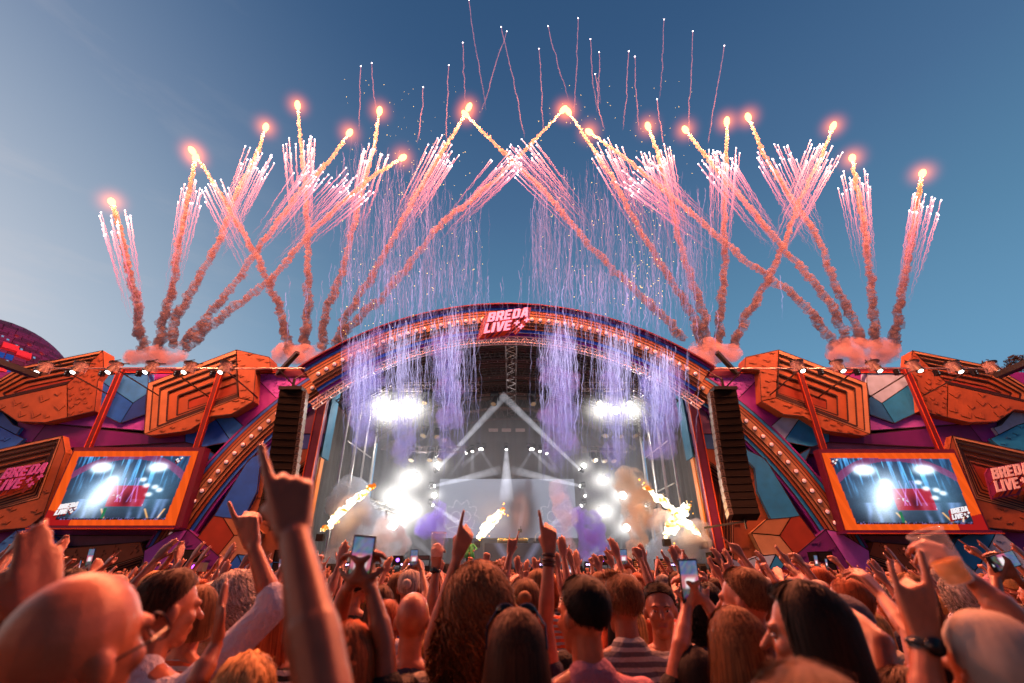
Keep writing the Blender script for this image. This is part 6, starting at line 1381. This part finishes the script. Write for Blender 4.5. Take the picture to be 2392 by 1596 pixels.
o, M, A_, C_, R_ = hero(1336, 1415, 1.95, 'dark-haired man in a pale blue shirt right of the bracelet arm', yaw=12, hyaw=22, hair='short', hcol='dark', scol='pink', sleeve='collar', seed=12, strands=1000, vox=.0075)
o, M, A_, C_, R_ = hero(1428, 1390, 2.55, 'young man with a short ginger quiff and grey shirt collar', yaw=6, hyaw=14, hair='quiff', hcol='light brown', scol='grey', sleeve='collar', seed=13, strands=900)
o, M, A_, C_, R_ = hero(1516, 1402, 2.75, 'dark-haired man turned round smiling at the camera', yaw=172, hyaw=-6, hair='short', hcol='dark', scol='black', seed=14, strands=900, extra=face_bits, vox=.0068, dec=.45)
o, M, A_, C_, R_ = hero(1600, 1560, 2.0, 'person filming with both arms raised right of the smiling man', hair='long', hcol='dark', scol='black', seed=15, strands=500, hz=1.5, arms=[dict(side=-1, e=(1562,1480,2.0), w=(1577,1390,2.1), pose='hold', back=(-.8,-.6,0), dirp=(1582,1348,2.1)), dict(side=1, e=(1672,1458,2.05), w=(1618,1380,2.1), pose='hold', back=(.8,-.6,0), dirp=(1594,1345,2.1))])
phone(Matrix.Translation(D(1583,1334,2.08))@Matrix.Rotation(-.03,4,'Y')@Matrix.Rotation(.15,4,'X')@Matrix.Scale(1.05,4), 'smartphone held in both hands right of the smiling man, white stage on screen', 1)
o, M, A_, C_, R_ = hero(1708, 1382, 2.3, 'man with slicked-back light brown hair and white collar, looking left', yaw=20, hyaw=30, hair='short', hcol='light brown', scol='white', sleeve='collar', seed=16, strands=1300)
o, M, A_, C_, R_ = hero(1698, 1498, 1.75, 'woman with long centre-parted brown hair in front of the slick-haired man', hair='long', hcol='light brown', scol='white', seed=17, strands=1400, length=.42, fem=True)
o, M, A_, C_, R_ = hero(1858, 1462, 1.45, 'woman with long dark hair turning her face to the left', yaw=25, hyaw=34, hair='long', hcol='dark', scol='black', seed=18, strands=1500, length=.48, fem=True, extra=face_bits, vox=.0068, dec=.45)
o, M, A_, C_, R_ = hero(1945, 1452, 1.95, 'man in a grey baseball cap behind the dark-haired woman', hair='buzz', hcol='dark', scol='black', seed=19, strands=0, extra=cap_hat)
o, M, A_, C_, R_ = hero(2085, 1640, 1.45, 'person in a pale pink sleeve, long bare arm pointing left at the stage', yaw=25, hair='short', hcol='brown', scol='pink', seed=20, hz=1.52, strands=200, arms=[dict(side=-1, e=(2020,1478,1.5), w=(1893,1372,1.7), dirp=(1845,1335,1.75), pose='point', back=(.3,-.2,1), k=1.05)])
o, M, A_, C_, R_ = hero(2160, 1560, 1.9, 'person in a pink T-shirt with a tattooed arm reaching towards the stage', yaw=25, hair='short', hcol='dark', scol='pink', seed=21, hz=1.55, strands=300, arms=[dict(side=-1, e=(2090,1455,1.95), w=(2020,1365,2.1), dirp=(1985,1325,2.15), pose='relax', back=(.3,-.4,1))])
o, M, A_, C_, R_ = hero(2185, 1665, 1.12, 'near person below the frame, fist with two raised fingers and black watch', hair='short', hcol='dark', scol='black', seed=22, hz=1.5, strands=0, arms=[dict(side=-1, e=(2135,1640,1.12), w=(2122,1462,1.12), dirp=(2105,1390,1.12), pose='horns', back=(-.2,-1,0))], vox=.007)
add_band(o, A_[0], watch_me, .12, 'watch')
o, M, A_, C_, R_ = hero(2305, 1562, 1.10, 'bald man with a reddened scalp at the near right edge', hair='buzz', hcol='grey', scol='black', seed=23, strands=0, vox=.0065, tilt=-6)
o, M, A_, C_, R_ = hero(2420, 1560, 1.35, 'person at the right edge stretching out a big plastic cup', yaw=25, hair='wavy', hcol='blond', scol='navy', seed=24, hz=1.55, strands=300, arms=[dict(side=-1, e=(2330,1425,1.35), w=(2235,1335,1.4), dirp=(2195,1298,1.4), pose='hold', back=(.5,-.8,.3), k=1.05)])
cup(Matrix.Translation(D(2165,1283,1.36))@Matrix.Rotation(-.35,4,'Y')@Matrix.Scale(1.0,4), 'tall clear plastic cup of beer tilted above the right of the crowd')
o, M, A_, C_, R_ = hero(1852, 1640, .72, 'out-of-focus brown head at the bottom edge, right of centre', hair='short', hcol='brown', scol='black', seed=25, strands=900, hz=1.62)
o, M, A_, C_, R_ = hero(-40, 1600, .95, 'person beyond the left edge with two blurred clapping hands', hair='short', hcol='brown', scol='red', seed=26, hz=1.55, strands=0, arms=[dict(side=1, e=(60,1620,.98), w=(72,1440,.98), dirp=(80,1370,.98), pose='flat', back=(.9,-.5,0)), dict(side=-1, e=(-80,1600,1.0), w=(5,1440,1.0), dirp=(35,1360,1.0), pose='flat', back=(-.7,-.7,0))])
o, M, A_, C_, R_ = hero(960, 1570, 2.9, 'person reaching up with a small clear cup and a blue-faced watch', hair='bun', hcol='blond', scol='white', seed=27, strands=300, arms=[dict(side=1, e=(990,1400,2.95), w=(1001,1300,2.95), dirp=(1003,1262,2.95), pose='hold', back=(-.3,-1,0))], hz=1.5)
add_band(o, A_[0], watch_me, .1, 'watch'); cup(Matrix.Translation(D(1005,1252,2.93)), 'small clear cup in the raised hand left of the pointing arm', False)
o, M, A_, C_, R_ = hero(560, 1575, 1.75, 'person in a bright orange-red top below the white sleeve', hair='wavy', hcol='blond', scol='orange', seed=28, hz=1.50, strands=600, wide=1.1, arms=[dict(side=-1, e=(455,1560,1.7), w=(498,1475,1.75), dirp=(505,1425,1.75), pose='flat', back=(-.9,-.3,0))])
o, M, A_, C_, R_ = hero(2370, 1500, 2.6, 'person at the right edge filming with both hands high', yaw=15, hair='short', hcol='dark', scol='grey', seed=29, strands=300, hz=1.6, arms=[dict(side=-1, w=(2285,1325,2.6), pose='hold', back=(-.8,-.6,0), dirp=(2290,1298,2.6)), dict(side=1, w=(2335,1330,2.6), pose='hold', back=(.8,-.6,0), dirp=(2318,1300,2.6))])
phone(Matrix.Translation(D(2303,1288,2.58))@Matrix.Rotation(1.35,4,'Y'), 'dark smartphone held sideways at the right edge of the crowd', 2)
# ---------------- performer on stage
o_s = 1.0; mcb = D(1076, 1306, 30); ar = []
for sd, w_, ps in ((1, (.33,.12,2.05), 'peace'), (-1, (-.30,.25,1.1), 'fist')):
    S = V3((sd*SH[0],0,SH[1])); e_, w2 = ik(S, w_, .30, .27, (sd,-.3,-.5)); ar.append(dict(side=sd, e=e_, w=w2, pose=ps, back=V3((0,1,0))))
bm_, smh, C_, R_ = make_meshes(99, ar, 0, 0, .011, .5, 'long', 1.1, False, skin, cloth, .016, .012)
def mc_extra(o, ch, Mh):
    q = MB()
    for k in range(9):
        a = -2.6+5.2*k/8; q.tube([(.17*math.sin(a),-.13*math.cos(a)*1,1.35),(.20*math.sin(a),-.15*math.cos(a),1.0),(.26*math.sin(a),-.20*math.cos(a),.72)], [.05,.06,.07], 6)
    ch('coat_skirt', q.mesh('coat_skirt', cloth, True), c4_((90,190,110))); q = MB(); q.sphere((0,0,.93), (.185,.13,.14), 12, 8); ch('shorts', q.mesh('shorts', cloth, True), c4_((180,190,80)))
o = assemble(bm_, smh, C_, R_, (mcb.x, 30, 2.02), math.pi, 1.04, 'performer in a long green coat at the stage front, one arm raised', None, hairmesh('short', 4), c4_(HC['dark']), c4_((90,190,110)), mc_extra)
# ---------------- the crowd behind them: shared poses
POSES = {}
def addpose(k, desc, arms, hyaw=0, hpit=.08, sleeve='short', fem=False):
    A = []; done = set()
    for sd, w_, ps, hint, bk in arms:
        S = V3((sd*SH[0],0,SH[1])); e_, w2 = ik(S, w_, .29, .26, hint or (sd,-.35,-.7)); A.append(dict(side=sd, e=e_, w=w2, pose=ps, back=V3(bk or (0,-1,0)))); done.add(sd)
    for sd in (-1, 1):
        if sd not in done: A.append(default_arm(sd))
    b_, s_, C, R = make_meshes(len(POSES), A, hyaw, hpit, .0105, .28, sleeve, 1.0, fem, skin, cloth, .02, .008); POSES[k] = (desc, b_, s_, C, R, A)
addpose('down', 'arms down', [])
addpose('down2', 'arms down', [], hyaw=.5)
addpose('down3', 'arms down', [], hyaw=-.4, fem=True, sleeve='long')
addpose('rpoint', 'right finger raised', [(1,(.22,.22,1.88),'point',None,None)])
addpose('lopen', 'left hand raised', [(-1,(-.28,.25,1.86),'open',None,None)], hyaw=.2)
addpose('both', 'both hands raised', [(1,(.26,.2,1.90),'open',None,None),(-1,(-.26,.2,1.92),'open',None,None)])
addpose('both2', 'both arms up', [(1,(.36,.1,1.86),'relax',None,None),(-1,(-.18,.25,1.90),'fist',None,None)], fem=True)
addpose('phone', 'holding up a phone', [(1,(.10,.36,1.80),'hold',None,(.8,-.6,0)),(-1,(-.06,.36,1.78),'hold',None,(-.8,-.6,0))])
addpose('rfist', 'right fist raised', [(1,(.20,.25,1.90),'fist',None,None)], hyaw=-.3)
addpose('fwd', 'arm stretched forward', [(1,(.05,.50,1.66),'relax',None,(0,0,1))])
addpose('lfwd', 'left arm stretched forward', [(-1,(-.02,.48,1.72),'open',None,(0,-.3,1))], hyaw=.2)
addpose('clap', 'hands clapping overhead', [(1,(.05,.16,1.95),'flat',None,(1,-.2,0)),(-1,(-.05,.16,1.95),'flat',None,(-1,-.2,0))])
addpose('peace', 'two fingers raised', [(1,(.24,.2,1.90),'peace',None,None)], fem=True, hyaw=.3)
addpose('horns', 'horn sign raised', [(-1,(-.22,.2,1.90),'horns',None,None)], hyaw=-.2)
HAIRS = {k: [hairmesh(k, sd, ns, ln) for sd in range(2)] for k, ns, ln in (('short',150,.3),('long',220,.34),('bun',140,.3),('curly',300,.3),('buzz',0,.3),('bob',160,.3),('wavy',200,.3))}
r = random.Random(21); used = set(); n_g = 0; nphone = 0
def zone(px):
    for lim, t in ((150,'at the far left'),(420,'below left screen'),(600,'below left bulb band'),(760,'below left array'),(960,'left of the performer'),(1110,'under the performer'),(1290,'under the mixing desk'),(1450,'under the right floods'),(1640,'under the crossing flames'),(1760,'below right array'),(1930,'below right bulb band'),(2250,'below right screen')):
        if px < lim: return t
    return 'at the far right'
q = MB(); q.sphere((0,-.008,.035), (.092,.110,.094), 14, 10); keep = [f for f in q.f if all(q.v[i][2] > .03 for i in f)]; q.f = keep; q.mi = [0]*len(keep); q.sphere((0,-.13,.035), (.07,.06,.008), 10, 4); capA = q.mesh('cap', cloth, True)
def gen_cap(o, ch, Mh): ch('cap', capA, c4_(random.choice(list(SC.values()))), Mh)
spots = []
y = 2.6
while y < 12.5:
    wx = 1.14*y+.3; x = -wx+r.uniform(0,.5)
    while x < wx:
        xx = x+r.uniform(-.13,.13); yy = y+r.uniform(-.14,.14)
        if all(math.hypot(xx-a, (yy-b)) > (.42 if b > 1.3 else .5) for a, b in HEROES): spots.append((xx, yy))
        x += .54
    y += .55 if y > 3.2 else .5
spots = sorted(spots, key=lambda p: p[1])[:300-len(HEROES)-2]
YF = spots[-1][1]
for x, y in spots:
    near = y < 3.7
    right_side = x > .35*y
    for _try in range(60):
        kinds = ['down','down2','down3'] if near and r.random() < .85 else r.choices(list(POSES), weights=[5,4,4,6,6,7,5,5,6,8,8,4,4,3])
        pk = r.choice(kinds); hk = r.choices(['short','long','bun','curly','buzz','bob','wavy'], weights=[9,6,3,2,1.5,2,4])[0]; hc_ = r.choice(list(HC)); sc_ = r.choice(list(SC))
        zz = 1.62+r.uniform(-.1,.12); w_ = (V3((x,y,zz))-V3((0,0,H))); zc = w_.y*math.cos(PITCH)+w_.z*math.sin(PITCH); px = (1196+FPX*w_.x/zc)/K
        dep = 'near' if y < 4.6 else 'mid-crowd' if y < 7.6 else 'deeper'
        hn = {'short':'short','long':'long','bun':'tied-back','curly':'curly','buzz':'cropped','bob':'bobbed','wavy':'wavy'}[hk]
        hc2 = hc_.replace(' ','-'); lab = f'person, {hn} {hc2} hair, {sc_} top, {POSES[pk][0]}, {dep} {zone(px)}'
        if lab not in used: break
    capped = hk in ('short','buzz') and r.random() < .16
    if capped: lab = lab.replace(' hair,', ' hair, cap,')
    used.add(lab); desc, b_, s_, C, R, A = POSES[pk]
    s = (zz)/1.645*(.985 if near else 1.02); yaw = math.atan2(x*.8, 26-y)*.9+r.uniform(-.22,.22)+(.35*min(1,abs(x)/6)*(1 if x > 0 else -1))
    o = assemble(b_, s_, C, R, (x,y,0), yaw, s, lab, 'festival crowd', r.choice(HAIRS[hk]), c4_(HC[hc_], .2), c4_(SC[sc_], .2), gen_cap if capped else None)
    if pk == 'phone' and nphone < 26:
        c = (V3(A[0]['w'])+V3(A[1]['w']))/2+V3((0,.0,.10)); Mo = Matrix.Translation((x,y,0))@Matrix.Rotation(yaw,4,'Z')@Matrix.Scale(s,4)
        phone(Mo@Matrix.Translation(c)@Matrix.Rotation(.12,4,'X'), f'smartphone raised by person in {sc_} top with {hn} {hc2} hair, {dep} {zone(px)}', nphone); nphone += 1
# ---------------- the far crowd, up to the barrier: one mass
def far_variant(seed):
    r = random.Random(seed); q = MB(); cols = []
    def seg(c, f):
        b = len(q.v); f(); cols.extend([c]*(len(q.v)-b))
    sk = (.34,.14,.08); hc_ = lin(HC[r.choice(list(HC))]); sc_ = lin(SC[r.choice(list(SC))]); z = r.uniform(1.52,1.74)
    seg(sk, lambda: q.sphere((0,.01,z), (.075,.09,.11), 7, 5)); seg(hc_, lambda: q.sphere((0,-.012,z+.025), (.085,.098,.10), 7, 5))
    if r.random() < .35: seg(hc_, lambda: q.tube([(0,-.07,z),(0,-.09,z-.3)], [.08,.05], 6))
    seg(sc_, lambda: q.tube([(0,0,.7),(0,0,z-.35),(0,0,z-.2),(0,0,z-.13)], [.19,.20,.17,.06], 5))
    n_arm = r.choice([0,1,1,2,2])
    for sd in r.sample([-1,1], n_arm):
        S = V3((sd*.19,0,z-.23)); e_ = S+V3((sd*r.uniform(.0,.14), r.uniform(.05,.25), r.uniform(.0,.24))); w_ = e_+V3((sd*r.uniform(-.12,.06), r.uniform(.0,.14), r.uniform(.14,.26)))
        seg(sc_ if r.random() < .5 else sk, lambda: q.tube([S, e_], [.055,.042], 5)); seg(sk, lambda: q.tube([e_, w_], [.042,.028], 5)); seg(sk, lambda: q.tube([w_, w_+V3((0,.01,.09))], [.03,.042], 5))
        for k in range(r.choice([1,2,3])): a = w_+V3(((k-1.5)*.02,.01,.08)); seg(sk, lambda: q.tube([a, a+V3(((k-1.5)*.012,.02,.09))], [.011,.008], 3))
    return np.array([tuple(v) for v in q.v]), q.f, np.array(cols)
FV = [far_variant(s) for s in range(22)]; VV = []; FF = []; CC_ = []; b = 0; r = random.Random(5)
y = YF+.55
while y < 26.9:
    wx = 1.14*y+.5; x = -wx
    while x < wx:
        v, f, c = FV[r.randrange(len(FV))]; a = r.uniform(-.4,.4)+math.atan2(x*.6, 27-y)*.6; ca_, sa_ = math.cos(a), math.sin(a); xx = x+r.uniform(-.12,.12); yy = y+r.uniform(-.12,.12)
        w = np.stack([v[:,0]*ca_-v[:,1]*sa_+xx, v[:,0]*sa_+v[:,1]*ca_+yy, v[:,2]*r.uniform(.97,1.03)], -1); VV.append(w); FF += [tuple(i+b for i in t) for t in f]; CC_.append(c*r.uniform(.75,1.2)); b += len(v); x += .64
    y += .62
VV = np.concatenate(VV); CC_ = np.clip(np.concatenate(CC_), 0, 1); me = bpy.data.meshes.new('far_crowd'); me.from_pydata(VV.tolist(), [], FF); me.polygons.foreach_set('use_smooth', [True]*len(me.polygons))
ca = me.color_attributes.new('img','FLOAT_COLOR','POINT'); ca.data.foreach_set('color', np.concatenate([CC_, np.ones((len(CC_),1))], 1).astype(np.float32).ravel())
m = bpy.data.materials.new('far_crowd_tones'); m.use_nodes = True; t = m.node_tree; an = t.nodes.new('ShaderNodeAttribute'); an.attribute_name = 'img'; t.links.new(an.outputs['Color'], t.nodes['Principled BSDF'].inputs['Base Color']); t.nodes['Principled BSDF'].inputs['Roughness'].default_value = .7
me.materials.append(m); o = link('far_crowd', me); tag(o, 'packed mass of people with raised hands filling the ground up to the stage barrier', 'crowd', None, 'stuff')
# ---------------- tree beyond the right wall
tx = D(2345, 835, 60); tr = empty('tree', (tx.x, 60, 0), 'brownish tree crown showing above the far right end of the wall', 'tree'); q = MB(); q.tube([(tx.x,60,0),(tx.x+.3,60,8),(tx.x,60,tx.z-3)], [.5,.35,.2], 8)
for k in range(8): a = k*.8; q.tube([(tx.x,60,tx.z-5+.4*k),(tx.x+3*math.cos(a),60+3*math.sin(a),tx.z-2+.3*k)], [.16,.05], 5)
q.build('trunk', mat('bark', (60,44,34), .9), tr); q = MB(); rr_ = random.Random(2)
for k in range(5200):
    c = rr_.choice([(0,0,-1.2,2.4),(2.2,0,-1.6,2.0),(-2.0,.5,-2.2,1.8),(1,-1,0,1.5),(3.6,0,-2.8,1.8),(-.8,0,.1,1.2)]); v = V3((rr_.gauss(0,1), rr_.gauss(0,1), rr_.gauss(0,1))).normalized()*c[3]*rr_.uniform(.55,1.05)
    p = V3((tx.x+c[0], 60+c[1], tx.z+c[2]))+v; s = rr_.uniform(.12,.22); a = V3((rr_.gauss(0,1),rr_.gauss(0,1),rr_.gauss(0,1))).normalized(); b_ = a.orthogonal().normalized(); q.add([p-a*s, p+b_*s*.6, p+a*s, p-b_*s*.6], [(0,1,2,3)])
q.build('crown', mat('autumn_leaf', (96,70,34), .8, var=.5, vscale=2), tr)
